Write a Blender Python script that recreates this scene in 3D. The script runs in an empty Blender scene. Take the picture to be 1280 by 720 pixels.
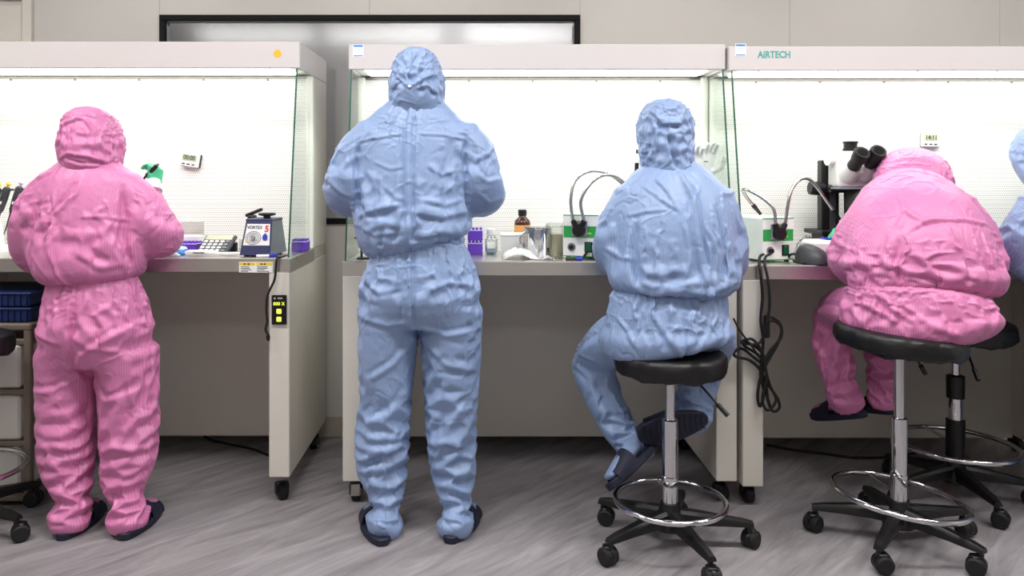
import bpy, math, random
import numpy as np
from mathutils import Vector, Matrix

sc = bpy.context.scene
# ---------------------------------------------------------------- camera
FOC = 993.0                      # focal length in pixels of a 1280 wide frame
CAMH = 1.25                      # camera height
CAMD = 3.0                       # distance camera -> front edge of the worktops (y = 0)
VX, VY = 603.0, 219.0            # vanishing point of the depth direction
cam_d = bpy.data.cameras.new('camera'); cam = bpy.data.objects.new('camera', cam_d)
sc.collection.objects.link(cam); sc.camera = cam
cam_d.sensor_width = 36.0; cam_d.lens = 36.0 * FOC / 1280.0
cam.location = (0, -CAMD, CAMH); cam.rotation_euler = (math.radians(90), 0, 0)
cam_d.shift_x = (640 - VX) / 1280.0; cam_d.shift_y = -(360 - VY) / 1280.0
cam_d.clip_start = 0.05
# ---------------------------------------------------------------- world, exposure
w = bpy.data.worlds.new('world'); sc.world = w; w.use_nodes = True
w.node_tree.nodes['Background'].inputs[0].default_value = (0.9, 0.95, 1.0, 1)
w.node_tree.nodes['Background'].inputs[1].default_value = 0.12
sc.view_settings.view_transform = 'Standard'; sc.view_settings.look = 'None'
sc.view_settings.exposure = 0.0; sc.view_settings.gamma = 1.0
sc.view_settings.use_curve_mapping = False
ROOM_LAMP = 6.0      # emission of the ceiling panels
HOOD_LAMP = 7.0      # emission of the lamp strips inside the benches
FRONT_W = 14.0
# fluorescent ceiling fixtures of the room, behind and above the camera (light part)
CEIL_Z = 2.75
ceil_lights = [(-2.3, -3.45), (-1.0, -3.45), (0.4, -3.45), (1.8, -3.45), (-2.3, -1.05), (-0.55, -1.05), (1.2, -1.05), (2.9, -1.05)]
for i, (lx, ly) in enumerate(ceil_lights):
    ld = bpy.data.lights.new('ceiling_lamp', 'AREA'); ld.shape = 'RECTANGLE'; ld.size = 1.15; ld.size_y = 0.28
    ld.energy = FRONT_W * (0.2 if ly < -2 else 1.9); ld.color = (1.0, 0.99, 0.97)
    lo = bpy.data.objects.new('ceiling_lamp', ld); lo.location = (lx, ly, CEIL_Z - 0.075); sc.collection.objects.link(lo)

# ---------------------------------------------------------------- helpers
COL = sc.collection
def lin(c):
    return tuple(((v / 255.0) / 12.92 if v / 255.0 <= 0.04045 else ((v / 255.0 + 0.055) / 1.055) ** 2.4) for v in c)
def sc_at(Y): return FOC / (CAMD + Y)                      # pixels per metre at depth Y
def W(px, py, Y):
    s = sc_at(Y); return np.array([(px - VX) / s, Y, CAMH - (py - VY) / s])
def G(px, py, z=0.0):                                       # point of the ground seen at a pixel
    d = (CAMH - z) * FOC / (py - VY); return np.array([(px - VX) / FOC * d, d - CAMD, z])

class Nt:
    def __init__(s, name):
        s.m = bpy.data.materials.new(name); s.m.use_nodes = True
        s.t = s.m.node_tree; s.n = s.t.nodes; s.l = s.t.links
        s.b = s.n['Principled BSDF']
    def node(s, typ, **kw):
        x = s.n.new(typ)
        for k, v in kw.items():
            if k in x.bl_rna.properties and k not in x.inputs: setattr(x, k, v)
            else: x.inputs[k].default_value = v
        return x
    def link(s, a, ao, b, bi): s.l.new(a.outputs[ao], b.inputs[bi])
def setp(b, k, v):
    if k in b.inputs: b.inputs[k].default_value = v
def mat(name, rgb, rough=0.5, metal=0.0, spec=0.5, emit=None, es=1.0, noise=0.0, nscale=20, bump=0.0, bscale=60, coat=0.0, stretch=(1, 1, 1)):
    t = Nt(name); b = t.b; c = lin(rgb)
    setp(b, 'Base Color', (*c, 1)); setp(b, 'Roughness', rough); setp(b, 'Metallic', metal); setp(b, 'Specular IOR Level', spec)
    setp(b, 'Coat Weight', coat)
    if emit: setp(b, 'Emission Color', (*lin(emit), 1)); setp(b, 'Emission Strength', es)
    if noise or bump:
        tc = t.node('ShaderNodeTexCoord'); mp = t.node('ShaderNodeMapping'); t.link(tc, 'Object', mp, 'Vector')
        mp.inputs['Scale'].default_value = stretch
    if noise:
        nz = t.node('ShaderNodeTexNoise'); nz.inputs['Scale'].default_value = nscale; nz.inputs['Detail'].default_value = 5
        t.link(mp, 'Vector', nz, 'Vector')
        r = t.node('ShaderNodeValToRGB'); t.link(nz, 'Fac', r, 'Fac')
        e = r.color_ramp.elements; e[0].position = 0.3; e[1].position = 0.7
        e[0].color = (*[v * (1 - noise) for v in c], 1); e[1].color = (*[min(1, v * (1 + noise)) for v in c], 1)
        t.link(r, 'Color', b, 'Base Color')
    if bump:
        nz2 = t.node('ShaderNodeTexNoise'); nz2.inputs['Scale'].default_value = bscale; t.link(mp, 'Vector', nz2, 'Vector')
        bp = t.node('ShaderNodeBump'); bp.inputs['Strength'].default_value = bump; bp.inputs['Distance'].default_value = 0.01
        t.link(nz2, 'Fac', bp, 'Height'); t.link(bp, 'Normal', b, 'Normal')
    return t.m

class MB:
    def __init__(s): s.V = []; s.F = []; s.S = []
    def add(s, V, F, smooth=False, M=None):
        o = len(s.V)
        for v in V:
            v = Vector(v)
            s.V.append(tuple(M @ v) if M is not None else tuple(v))
        for f in F: s.F.append([i + o for i in f]); s.S.append(smooth)
        return s
    def box(s, c, d, bev=0.0, M=None, rot=None):
        x, y, z = d[0] / 2, d[1] / 2, d[2] / 2; T = Matrix.Translation(Vector(c))
        if rot is not None: T = T @ rot.to_4x4()
        if M is not None: T = M @ T
        if bev <= 0:
            V = [(-x, -y, -z), (x, -y, -z), (x, y, -z), (-x, y, -z), (-x, -y, z), (x, -y, z), (x, y, z), (-x, y, z)]
            F = [(3, 2, 1, 0), (4, 5, 6, 7), (0, 1, 5, 4), (1, 2, 6, 5), (2, 3, 7, 6), (3, 0, 4, 7)]
            return s.add(V, F, False, T)
        b = min(bev, x * .98, y * .98, z * .98); V = []; idx = {}
        for sx in (-1, 1):
            for sy in (-1, 1):
                for sz in (-1, 1):
                    for a in range(3):
                        p = [sx * (x - b), sy * (y - b), sz * (z - b)]; p[a] = (sx * x, sy * y, sz * z)[a]
                        idx[(sx, sy, sz, a)] = len(V); V.append(tuple(p))
        F = []
        def addf(ids):
            P = [Vector(V[i]) for i in ids]; n = (P[1] - P[0]).cross(P[2] - P[0]); c0 = sum(P, Vector()) / len(P)
            F.append(ids if n.dot(c0) > 0 else ids[::-1])
        for a in range(3):
            o = [k for k in range(3) if k != a]
            for sg in (-1, 1):
                ids = []
                for (p, q) in ((-1, -1), (1, -1), (1, 1), (-1, 1)):
                    k = [0, 0, 0]; k[a] = sg; k[o[0]] = p; k[o[1]] = q; ids.append(idx[(*k, a)])
                addf(ids)
            for p in (-1, 1):
                for q in (-1, 1):
                    k1 = [0, 0, 0]; k1[a] = -1; k1[o[0]] = p; k1[o[1]] = q; k2 = list(k1); k2[a] = 1
                    addf([idx[(*k1, o[0])], idx[(*k2, o[0])], idx[(*k2, o[1])], idx[(*k1, o[1])]])
        for sx in (-1, 1):
            for sy in (-1, 1):
                for sz in (-1, 1): addf([idx[(sx, sy, sz, a)] for a in range(3)])
        return s.add(V, F, False, T)
    def tube(s, P, r, n=12, closed=False, cap=True, M=None, ell=None):
        P = [Vector(p) for p in P]; m = len(P); R = r if hasattr(r, '__len__') else [r] * m
        V = []; F = []; prev = None
        for i, p in enumerate(P):
            t = (P[(i + 1) % m] - P[i - 1]) if closed else (P[min(i + 1, m - 1)] - P[max(i - 1, 0)])
            t = t.normalized() if t.length > 1e-9 else Vector((0, 0, 1))
            if prev is None:
                a = Vector((0, 0, 1)) if abs(t.z) < 0.9 else Vector((1, 0, 0)); u = t.cross(a).normalized()
            else:
                u = (prev - t * prev.dot(t)); u = u.normalized() if u.length > 1e-9 else t.orthogonal().normalized()
            prev = u; v = t.cross(u)
            for k in range(n):
                a = 2 * math.pi * k / n; V.append(tuple(p + (u * math.cos(a) + v * math.sin(a)) * R[i]))
        for i in range(m if closed else m - 1):
            j = (i + 1) % m
            for k in range(n):
                l = (k + 1) % n; F.append((i * n + k, i * n + l, j * n + l, j * n + k))
        if not closed and cap: F.append(tuple(range(n))[::-1]); F.append(tuple((m - 1) * n + k for k in range(n)))
        return s.add(V, F, True, M)
    def cyl(s, p0, p1, r0, r1=None, n=20, M=None): return s.tube([p0, p1], [r0, r0 if r1 is None else r1], n, M=M)
    def lathe(s, prof, n=28, c=(0, 0, 0), M=None):
        V = []; F = []; m = len(prof)
        for (r, z) in prof:
            for k in range(n):
                a = 2 * math.pi * k / n; V.append((c[0] + r * math.cos(a), c[1] + r * math.sin(a), c[2] + z))
        for i in range(m - 1):
            for k in range(n):
                l = (k + 1) % n; F.append((i * n + k, i * n + l, (i + 1) * n + l, (i + 1) * n + k))
        F.append(tuple(range(n))[::-1]); F.append(tuple((m - 1) * n + k for k in range(n)))
        return s.add(V, F, True, M)
    def prism(s, poly, z0, z1, M=None, smooth=False):
        n = len(poly); V = [(x, y, z0) for x, y in poly] + [(x, y, z1) for x, y in poly]
        F = [tuple(range(n))[::-1], tuple(range(n, 2 * n))] + [(k, (k + 1) % n, n + (k + 1) % n, n + k) for k in range(n)]
        return s.add(V, F, smooth, M)
    def hexa(s, c8):  # bottom 4 (ccw from above) then top 4
        return s.add(c8, [(3, 2, 1, 0), (4, 5, 6, 7), (0, 1, 5, 4), (1, 2, 6, 5), (2, 3, 7, 6), (3, 0, 4, 7)])
def box(c, d, bev=0.0, **k): return MB().box(c, d, bev, **k)
def spline(P, n=8, closed=False):
    P = [Vector(p) for p in P]; m = len(P); out = []
    for i in range(m if closed else m - 1):
        g = (lambda k: P[k % m]) if closed else (lambda k: P[max(0, min(m - 1, k))])
        a, b, c, d = g(i - 1), g(i), g(i + 1), g(i + 2)
        for j in range(n):
            t = j / n; out.append(0.5 * ((2 * b) + (c - a) * t + (2 * a - 5 * b + 4 * c - d) * t * t + (3 * b - 3 * c + d - a) * t ** 3))
    if not closed: out.append(P[-1])
    return out
def circ(c, r, n=48, ax=None):
    return [Vector(c) + Vector((r * math.cos(2 * math.pi * k / n), r * math.sin(2 * math.pi * k / n), 0)) for k in range(n)]

def wloc(o):
    p = Vector((0, 0, 0))
    while o is not None: p = p + o.location; o = o.parent
    return p
def part(name, mb, m, parent=None, label=None, world=False, sharp=38, kind=None):
    me = bpy.data.meshes.new(name)
    V = mb.V
    if world and parent is not None:
        o = wloc(parent); V = [(v[0] - o.x, v[1] - o.y, v[2] - o.z) for v in V]
    me.from_pydata(V, [], mb.F); me.polygons.foreach_set('use_smooth', mb.S)
    if any(mb.S): me.set_sharp_from_angle(angle=math.radians(sharp))
    me.update(); me.materials.append(m)
    ob = bpy.data.objects.new(name, me); COL.objects.link(ob)
    if parent is not None: ob.parent = parent
    if label: ob['label'] = label
    if kind: ob['kind'] = kind
    return ob
def thing(name, label, cat, loc=(0, 0, 0), rz=0.0, group=None):
    o = bpy.data.objects.new(name, None); COL.objects.link(o); o.location = loc; o.rotation_euler = (0, 0, rz)
    o.empty_display_size = 0.05; o['label'] = label; o['category'] = cat
    if group: o['group'] = group
    return o
def solo(name, mb, m, label, cat, loc=(0, 0, 0), rz=0.0, group=None, sharp=38):
    o = part(name, mb, m, sharp=sharp); o.location = loc; o.rotation_euler = (0, 0, rz); o['label'] = label; o['category'] = cat
    if group: o['group'] = group
    return o
def struct(name, mb, m, parent=None, label=None):
    o = part(name, mb, m, parent, label)
    if parent is None: o['kind'] = 'structure'
    return o
def text(name, s, size, m, parent, M, depth=0.0006, label=None, bold=0.0, sx=1.0, align='CENTER'):
    c = bpy.data.curves.new(name, 'FONT'); c.body = s; c.size = size; c.extrude = depth; c.align_x = align; c.align_y = 'CENTER'
    c.offset = bold; c.resolution_u = 3
    o = bpy.data.objects.new(name, c); COL.objects.link(o)
    dg = bpy.context.evaluated_depsgraph_get(); me = bpy.data.meshes.new_from_object(o.evaluated_get(dg))
    bpy.data.objects.remove(o); me.materials.clear(); me.materials.append(m)
    for v in me.vertices: v.co = M @ Vector((v.co.x * sx, v.co.y, v.co.z))
    ob = bpy.data.objects.new(name, me); COL.objects.link(ob); ob.parent = parent
    if label: ob['label'] = label
    return ob
FR = Matrix.Rotation(math.radians(90), 4, 'X')             # xy text plane -> facing -Y
def dup(root, loc, rz, label, group=None):
    r = root.copy(); COL.objects.link(r); r.location = loc; r.rotation_euler = (0, 0, rz); r['label'] = label
    if group: r['group'] = group
    for ch in list(root.children):
        c = ch.copy(); COL.objects.link(c); c.parent = r
        for g in list(ch.children):
            d = g.copy(); COL.objects.link(d); d.parent = c
    return r

# ---------------------------------------------------------------- materials
def m_panel_wall():
    t = Nt('wall_panel_paint'); b = t.b
    setp(b, 'Roughness', 0.34); setp(b, 'Specular IOR Level', 0.6)
    tc = t.node('ShaderNodeTexCoord'); nz = t.node('ShaderNodeTexNoise'); nz.inputs['Scale'].default_value = 2.2; nz.inputs['Detail'].default_value = 3
    t.link(tc, 'Object', nz, 'Vector'); r = t.node('ShaderNodeValToRGB'); t.link(nz, 'Fac', r, 'Fac')
    r.color_ramp.elements[0].color = (*lin((203, 198, 192)), 1); r.color_ramp.elements[1].color = (*lin((212, 208, 203)), 1)
    t.link(r, 'Color', b, 'Base Color')
    n2 = t.node('ShaderNodeTexNoise'); n2.inputs['Scale'].default_value = 130; bp = t.node('ShaderNodeBump')
    bp.inputs['Strength'].default_value = 0.06; bp.inputs['Distance'].default_value = 0.01
    t.link(tc, 'Object', n2, 'Vector'); t.link(n2, 'Fac', bp, 'Height'); t.link(bp, 'Normal', b, 'Normal')
    return t.m
def m_floor():
    t = Nt('vinyl_floor'); b = t.b
    tc = t.node('ShaderNodeTexCoord'); mp = t.node('ShaderNodeMapping'); t.link(tc, 'Object', mp, 'Vector')
    mp.inputs['Rotation'].default_value = (0, 0, math.radians(-46)); mpb = mp; mp = t.node('ShaderNodeMapping'); t.link(mpb, 'Vector', mp, 'Vector'); mp.inputs['Scale'].default_value = (1.2, 8, 1)
    n1 = t.node('ShaderNodeTexNoise'); n1.inputs['Scale'].default_value = 1.9; n1.inputs['Detail'].default_value = 9; n1.inputs['Roughness'].default_value = 0.62; n1.inputs['Distortion'].default_value = 0.9
    t.link(mp, 'Vector', n1, 'Vector')
    r = t.node('ShaderNodeValToRGB'); t.link(n1, 'Fac', r, 'Fac'); e = r.color_ramp.elements
    e[0].position = 0.28; e[0].color = (*lin((116, 111, 113)), 1); e[1].position = 0.74; e[1].color = (*lin((170, 165, 168)), 1)
    x = e.new(0.5); x.color = (*lin((146, 141, 144)), 1)
    n2 = t.node('ShaderNodeTexNoise'); n2.inputs['Scale'].default_value = 0.9; n2.inputs['Detail'].default_value = 2; t.link(tc, 'Object', n2, 'Vector')
    r2 = t.node('ShaderNodeValToRGB'); t.link(n2, 'Fac', r2, 'Fac'); r2.color_ramp.elements[0].color = (0.82, 0.82, 0.82, 1); r2.color_ramp.elements[1].color = (1.08, 1.08, 1.08, 1)
    mx = t.node('ShaderNodeMixRGB', blend_type='MULTIPLY'); mx.inputs[0].default_value = 1; t.link(r, 'Color', mx, 1); t.link(r2, 'Color', mx, 2)
    # a few darker hairline scuffs
    mp3 = t.node('ShaderNodeMapping'); t.link(tc, 'Object', mp3, 'Vector'); mp3.inputs['Rotation'].default_value = (0, 0, math.radians(-44)); mpc = mp3; mp3 = t.node('ShaderNodeMapping'); t.link(mpc, 'Vector', mp3, 'Vector'); mp3.inputs['Scale'].default_value = (3, 60, 1)
    n3 = t.node('ShaderNodeTexNoise'); n3.inputs['Scale'].default_value = 1.4; n3.inputs['Detail'].default_value = 2; t.link(mp3, 'Vector', n3, 'Vector')
    r3 = t.node('ShaderNodeValToRGB'); t.link(n3, 'Fac', r3, 'Fac'); r3.color_ramp.elements[0].position = 0.24; r3.color_ramp.elements[0].color = (0.72, 0.72, 0.72, 1); r3.color_ramp.elements[1].position = 0.33; r3.color_ramp.elements[1].color = (1, 1, 1, 1)
    mx2 = t.node('ShaderNodeMixRGB', blend_type='MULTIPLY'); mx2.inputs[0].default_value = 1; t.link(mx, 'Color', mx2, 1); t.link(r3, 'Color', mx2, 2)
    t.link(mx2, 'Color', b, 'Base Color'); setp(b, 'Roughness', 0.48); setp(b, 'Specular IOR Level', 0.3)
    bp = t.node('ShaderNodeBump'); bp.inputs['Strength'].default_value = 0.12; bp.inputs['Distance'].default_value = 0.004
    t.link(n1, 'Fac', bp, 'Height'); t.link(bp, 'Normal', b, 'Normal')
    return t.m
def m_perf():      # perforated white diffuser sheet: staggered small holes, slight horizontal banding
    t = Nt('perforated_white'); b = t.b
    tc = t.node('ShaderNodeTexCoord'); sp = t.node('ShaderNodeSeparateXYZ'); t.link(tc, 'Object', sp, 'Vector')
    def mth(op, a, bb=None, v=None):
        n = t.node('ShaderNodeMath', operation=op)
        for i, q in enumerate((a, bb)):
            if q is None: continue
            if isinstance(q, (int, float)): n.inputs[i].default_value = q
            else: t.l.new(q, n.inputs[i])
        return n.outputs[0]
    zz = mth('MULTIPLY', sp.outputs['Z'], 1 / 0.0095); row = mth('FLOOR', zz); odd = mth('MULTIPLY', mth('MODULO', row, 2.0), 0.5)
    xx = mth('ADD', mth('MULTIPLY', sp.outputs['X'], 1 / 0.0095), odd)
    fx = mth('SUBTRACT', mth('FRACT', xx), 0.5); fz = mth('SUBTRACT', mth('FRACT', zz), 0.5)
    d = mth('SQRT', mth('ADD', mth('MULTIPLY', fx, fx), mth('MULTIPLY', fz, fz)))
    h = mth('LESS_THAN', d, 0.28)
    band = mth('LESS_THAN', mth('FRACT', mth('MULTIPLY', zz, 0.5)), 0.42)
    mx = t.node('ShaderNodeMixRGB'); t.l.new(h, mx.inputs[0]); mx.inputs[1].default_value = (*lin((244, 244, 240)), 1); mx.inputs[2].default_value = (*lin((205, 205, 198)), 1)
    mx2 = t.node('ShaderNodeMixRGB', blend_type='MULTIPLY'); t.l.new(band, mx2.inputs[0]); t.link(mx, 'Color', mx2, 1); mx2.inputs[2].default_value = (0.94, 0.94, 0.93, 1)
    t.link(mx2, 'Color', b, 'Base Color'); setp(b, 'Roughness', 0.45)
    return t.m
def m_steel(name='brushed_steel', rough=0.27, c=(196, 192, 186), sx=(1, 1, 60)):
    t = Nt(name); b = t.b; setp(b, 'Metallic', 1.0); setp(b, 'Base Color', (*lin(c), 1))
    tc = t.node('ShaderNodeTexCoord'); mp = t.node('ShaderNodeMapping'); mp.inputs['Scale'].default_value = sx; t.link(tc, 'Object', mp, 'Vector')
    nz = t.node('ShaderNodeTexNoise'); nz.inputs['Scale'].default_value = 8; nz.inputs['Detail'].default_value = 4; t.link(mp, 'Vector', nz, 'Vector')
    mr = t.node('ShaderNodeMapRange'); t.link(nz, 'Fac', mr, 'Value'); mr.inputs['To Min'].default_value = rough - 0.07; mr.inputs['To Max'].default_value = rough + 0.1
    t.link(mr, 'Result', b, 'Roughness'); return t.m
def m_glass(name, tint=(0.93, 0.97, 0.94), rough=0.02, f0=0.06, fg=0.5):
    t = Nt(name); out = t.n['Material Output']; t.n.remove(t.b)
    tr = t.node('ShaderNodeBsdfTransparent'); tr.inputs[0].default_value = (*tint, 1)
    gl = t.node('ShaderNodeBsdfGlossy'); gl.inputs['Roughness'].default_value = rough
    lw = t.node('ShaderNodeLayerWeight'); lw.inputs['Blend'].default_value = 0.3
    mr = t.node('ShaderNodeMapRange'); t.link(lw, 'Fresnel', mr, 'Value'); mr.inputs['To Min'].default_value = f0; mr.inputs['To Max'].default_value = fg
    mx = t.node('ShaderNodeMixShader'); t.link(mr, 'Result', mx, 0); t.link(tr, 0, mx, 1); t.link(gl, 0, mx, 2); t.link(mx, 0, out, 'Surface')
    return t.m
def m_fabric(name, base, stripe):
    t = Nt(name); b = t.b
    tc = t.node('ShaderNodeTexCoord'); sp = t.node('ShaderNodeSeparateXYZ'); t.link(tc, 'Object', sp, 'Vector')
    at = t.node('ShaderNodeAttribute'); at.attribute_name = 'weave'
    wv = t.node('ShaderNodeTexWave', wave_type='BANDS', bands_direction='X'); wv.inputs['Scale'].default_value = 48.0; wv.inputs['Distortion'].default_value = 0.0
    t.link(at, 'Vector', wv, 'Vector')
    r = t.node('ShaderNodeValToRGB'); t.link(wv, 'Fac', r, 'Fac'); e = r.color_ramp.elements
    e[0].position = 0.62; e[0].color = (*lin(base), 1); e[1].position = 0.95; e[1].color = (*lin(stripe), 1)
    nz = t.node('ShaderNodeTexNoise'); nz.inputs['Scale'].default_value = 5; nz.inputs['Detail'].default_value = 4; t.link(tc, 'Object', nz, 'Vector')
    r2 = t.node('ShaderNodeValToRGB'); t.link(nz, 'Fac', r2, 'Fac'); r2.color_ramp.elements[0].position = 0.3; r2.color_ramp.elements[0].color = (0.93, 0.93, 0.94, 1); r2.color_ramp.elements[1].position = 0.7; r2.color_ramp.elements[1].color = (1.05, 1.05, 1.05, 1)
    mx = t.node('ShaderNodeMixRGB', blend_type='MULTIPLY'); mx.inputs[0].default_value = 1; t.link(r, 'Color', mx, 1); t.link(r2, 'Color', mx, 2)
    t.link(mx, 'Color', b, 'Base Color'); setp(b, 'Roughness', 0.44); setp(b, 'Specular IOR Level', 0.5)
    setp(b, 'Sheen Weight', 0.08); setp(b, 'Sheen Roughness', 0.4)
    n2 = t.node('ShaderNodeTexNoise'); n2.inputs['Scale'].default_value = 55; n2.inputs['Detail'].default_value = 3; n2.inputs['Distortion'].default_value = 0.6; t.link(tc, 'Object', n2, 'Vector')
    bp = t.node('ShaderNodeBump'); bp.inputs['Strength'].default_value = 0.35; bp.inputs['Distance'].default_value = 0.004; t.link(n2, 'Fac', bp, 'Height'); t.link(bp, 'Normal', b, 'Normal')
    return t.m
M = {}
M['wall'] = m_panel_wall(); M['floor'] = m_floor(); M['perf'] = m_perf(); M['steel'] = m_steel('brushed_steel', 0.3, (214, 211, 206), (60, 2, 2)); M['steelv'] = m_steel('steel_side', 0.3)
M['glass'] = m_glass('side_glass', (0.95, 0.98, 0.96), 0.02, 0.03, 0.25); M['winglass'] = m_glass('window_glass', (0.84, 0.85, 0.88), 0.13, 0.3, 0.75)
M['gedge'] = mat('glass_edge_green', (38, 92, 74), 0.25)
M['enamel'] = mat('cream_enamel', (222, 217, 207), 0.4, noise=0.02, nscale=6, bump=0.04, bscale=180)
M['hoodw'] = mat('hood_white', (212, 206, 205), 0.42, bump=0.03, bscale=200)
M['inner'] = mat('inner_white', (236, 236, 226), 0.5)
M['scope'] = mat('microscope_white', (206, 204, 202), 0.35)
M['ceil'] = mat('ceiling_white', (226, 226, 224), 0.7)
M['black'] = mat('black_plastic', (10, 10, 11), 0.42, bump=0.05, bscale=300)
M['blackg'] = mat('black_gloss', (14, 14, 16), 0.2)
M['rubber'] = mat('black_rubber', (13, 13, 14), 0.65)
M['leather'] = mat('black_vinyl', (8, 8, 9), 0.45, bump=0.35, bscale=28)
M['chrome'] = mat('chrome', (215, 215, 218), 0.08, 1.0)
M['chromed'] = mat('chrome_dull', (190, 188, 184), 0.25, 1.0)
M['winframe'] = mat('black_window_frame', (15, 15, 16), 0.6, spec=0.2)
M['beige'] = mat('beige_base', (176, 168, 156), 0.5)
M['white'] = mat('white_plastic', (238, 238, 236), 0.38)
M['paper'] = mat('white_paper', (245, 245, 242), 0.7)
M['grey'] = mat('grey_plastic', (132, 136, 142), 0.45)
M['dgrey'] = mat('dark_grey_plastic', (62, 64, 68), 0.45)
M['navy'] = mat('navy_plastic', (34, 40, 84), 0.4)
M['slipper'] = mat('navy_slipper_rubber', (24, 28, 52), 0.6, noise=0.1, nscale=40, bump=0.1, bscale=150)
M['sole'] = mat('dark_sole_rubber', (30, 32, 44), 0.7)
M['green'] = mat('green_print', (44, 160, 74), 0.5)
M['dgreen'] = mat('dark_green_switch', (10, 84, 52), 0.3)
M['purple'] = mat('purple_plastic', (104, 62, 190), 0.4)
M['lpurple'] = mat('pale_purple_plastic', (196, 176, 226), 0.4)
M['blue'] = mat('blue_print', (52, 132, 214), 0.45)
M['bluep'] = mat('blue_plastic', (32, 48, 176), 0.35)
M['lblue'] = mat('pale_blue_film', (188, 214, 242), 0.35)
M['teal'] = mat('teal_print', (78, 166, 160), 0.5)
M['red'] = mat('red_print', (206, 44, 40), 0.5)
M['yellow'] = mat('yellow_print', (240, 206, 40), 0.5)
M['amber'] = mat('amber_sticker', (246, 190, 44), 0.45)
M['ink'] = mat('dark_ink', (50, 52, 58), 0.6)
M['lcd'] = mat('lcd_green_grey', (188, 194, 168), 0.3)
M['lcdink'] = mat('lcd_digits', (52, 60, 44), 0.4)
M['led'] = mat('lit_yellow_led', (226, 235, 80), 0.4, emit=(220, 232, 70), es=1.6)
M['screw'] = mat('screw_head', (120, 118, 112), 0.35, 0.8)
M['lamp'] = mat('lamp_diffuser', (255, 255, 250), 0.5, emit=(255, 254, 250), es=HOOD_LAMP)
M['clamp'] = mat('ceiling_panel_glow', (255, 255, 255), 0.5, emit=(255, 253, 248), es=ROOM_LAMP)
M['glove'] = mat('green_nitrile', (62, 190, 140), 0.42, bump=0.15, bscale=90)
M['skin'] = mat('skin', (206, 164, 140), 0.5)
M['eye'] = mat('eye', (40, 30, 28), 0.15)
M['mask'] = mat('pale_face_mask', (206, 222, 232), 0.7)
M['brown'] = mat('amber_bottle', (66, 30, 14), 0.15)
M['orange'] = mat('orange_label', (226, 164, 96), 0.6)
M['clear'] = m_glass('clear_plastic', (0.86, 0.88, 0.86), 0.08, 0.12, 0.5)
M['film'] = m_glass('cling_film', (0.8, 0.82, 0.83), 0.2, 0.25, 0.6)
M['taupe'] = mat('taupe_plastic', (128, 116, 104), 0.5, noise=0.03, nscale=9)
M['drawer'] = mat('drawer_white', (222, 220, 214), 0.4)
M['dblue'] = mat('blue_crate', (22, 44, 98), 0.45)
M['pinkf'] = m_fabric('pink_cleanroom_fabric', (206, 118, 168), (214, 136, 180))
M['bluef'] = m_fabric('blue_cleanroom_fabric', (132, 154, 193), (144, 165, 202))
# ================================================================ THE ROOM
YB = 0.80
struct('floor', box((0, -1.9, -0.05), (9.0, 5.42, 0.1)), M['floor'])
struct('ceiling', box((0, -1.9, CEIL_Z + 0.05), (9.0, 5.42, 0.1)), M['ceil'])
struct('wall_left', box((-4.55, -1.9, 1.38), (0.1, 5.42, 2.76)), M['wall'])
struct('wall_right', box((4.55, -1.9, 1.38), (0.1, 5.42, 2.76)), M['wall'])
struct('wall_front', box((0, -4.66, 1.38), (9.0, 0.1, 2.76)), M['wall'])
WX0, WX1, WZ0, WZ1 = -1.541, 0.467, 1.017, 2.015
DX0, DX1, DZ = -2.55, -1.478 - 0.0, 2.076
wb = bpy.data.objects.new('wall_back', None); COL.objects.link(wb); wb.location = (0, YB, 0); wb['kind'] = 'structure'
edges = [-4.5, -3.57, -2.56, -1.545, -0.54, 0.467, 1.47, 2.475, 3.48, 4.5]
for a, b_ in zip(edges[:-1], edges[1:]):
    g = 0.0004; mb = MB()
    segs = [(0.0, 2.75)]
    if a >= -1.55 and b_ <= 0.47: segs = [(0.0, WZ0), (WZ1, 2.75)]
    for (z0, z1) in segs: mb.box(((a + b_) / 2, 0.03, (z0 + z1) / 2), (b_ - a - 2 * g, 0.06, z1 - z0), 0.0012)
    part('wall_panel', mb, M['wall'], wb)
part('joint_sealant', box((0, 0.045, 2.38), (9, 0.02, 0.7)).box((0, 0.045, 0.5), (9, 0.02, 1.0)), M['beige'], wb)
struct('baseboard_back', box((0, YB - 0.006, 0.05), (9.0, 0.012, 0.10), 0.003), M['beige'])
# window with black frame and the corridor seen through it
win = bpy.data.objects.new('window_1', None); COL.objects.link(win); win.location = (0, YB, 0); win['kind'] = 'structure'
t_ = 0.026
fr = MB().box(((WX0 + WX1) / 2, 0.02, WZ1 - t_ / 2), (WX1 - WX0, 0.07, t_), 0.002).box(((WX0 + WX1) / 2, 0.02, WZ0 + t_ / 2), (WX1 - WX0, 0.07, t_), 0.002)
fr.box((WX0 + t_ / 2, 0.02, (WZ0 + WZ1) / 2), (t_, 0.07, WZ1 - WZ0 - 2 * t_), 0.002).box((WX1 - t_ / 2, 0.02, (WZ0 + WZ1) / 2), (t_, 0.07, WZ1 - WZ0 - 2 * t_), 0.002)
part('window_frame', fr, M['winframe'], win)
gs = 0.006
part('glazing_bead', box((WX0 + t_ + gs, 0.02, 1.5), (gs, 0.03, 0.93)).box((WX1 - t_ - gs, 0.02, 1.5), (gs, 0.03, 0.93)).box((-0.537, 0.02, WZ1 - t_ - gs / 2), (1.95, 0.03, gs)), M['grey'], win)
part('window_pane', box((-0.537, 0.02, 1.516), (1.955, 0.006, 0.946)), M['winglass'], win)
struct('wall_corridor', box((-0.3, 3.2, 1.38), (9.0, 0.1, 2.76)), M['wall'])
struct('floor_corridor', box((0, 2.0, -0.05), (9.0, 2.3, 0.1)), M['floor'])
struct('ceiling_corridor', box((0, 2.0, 2.80), (9.0, 2.3, 0.1)), M['ceil'])
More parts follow.
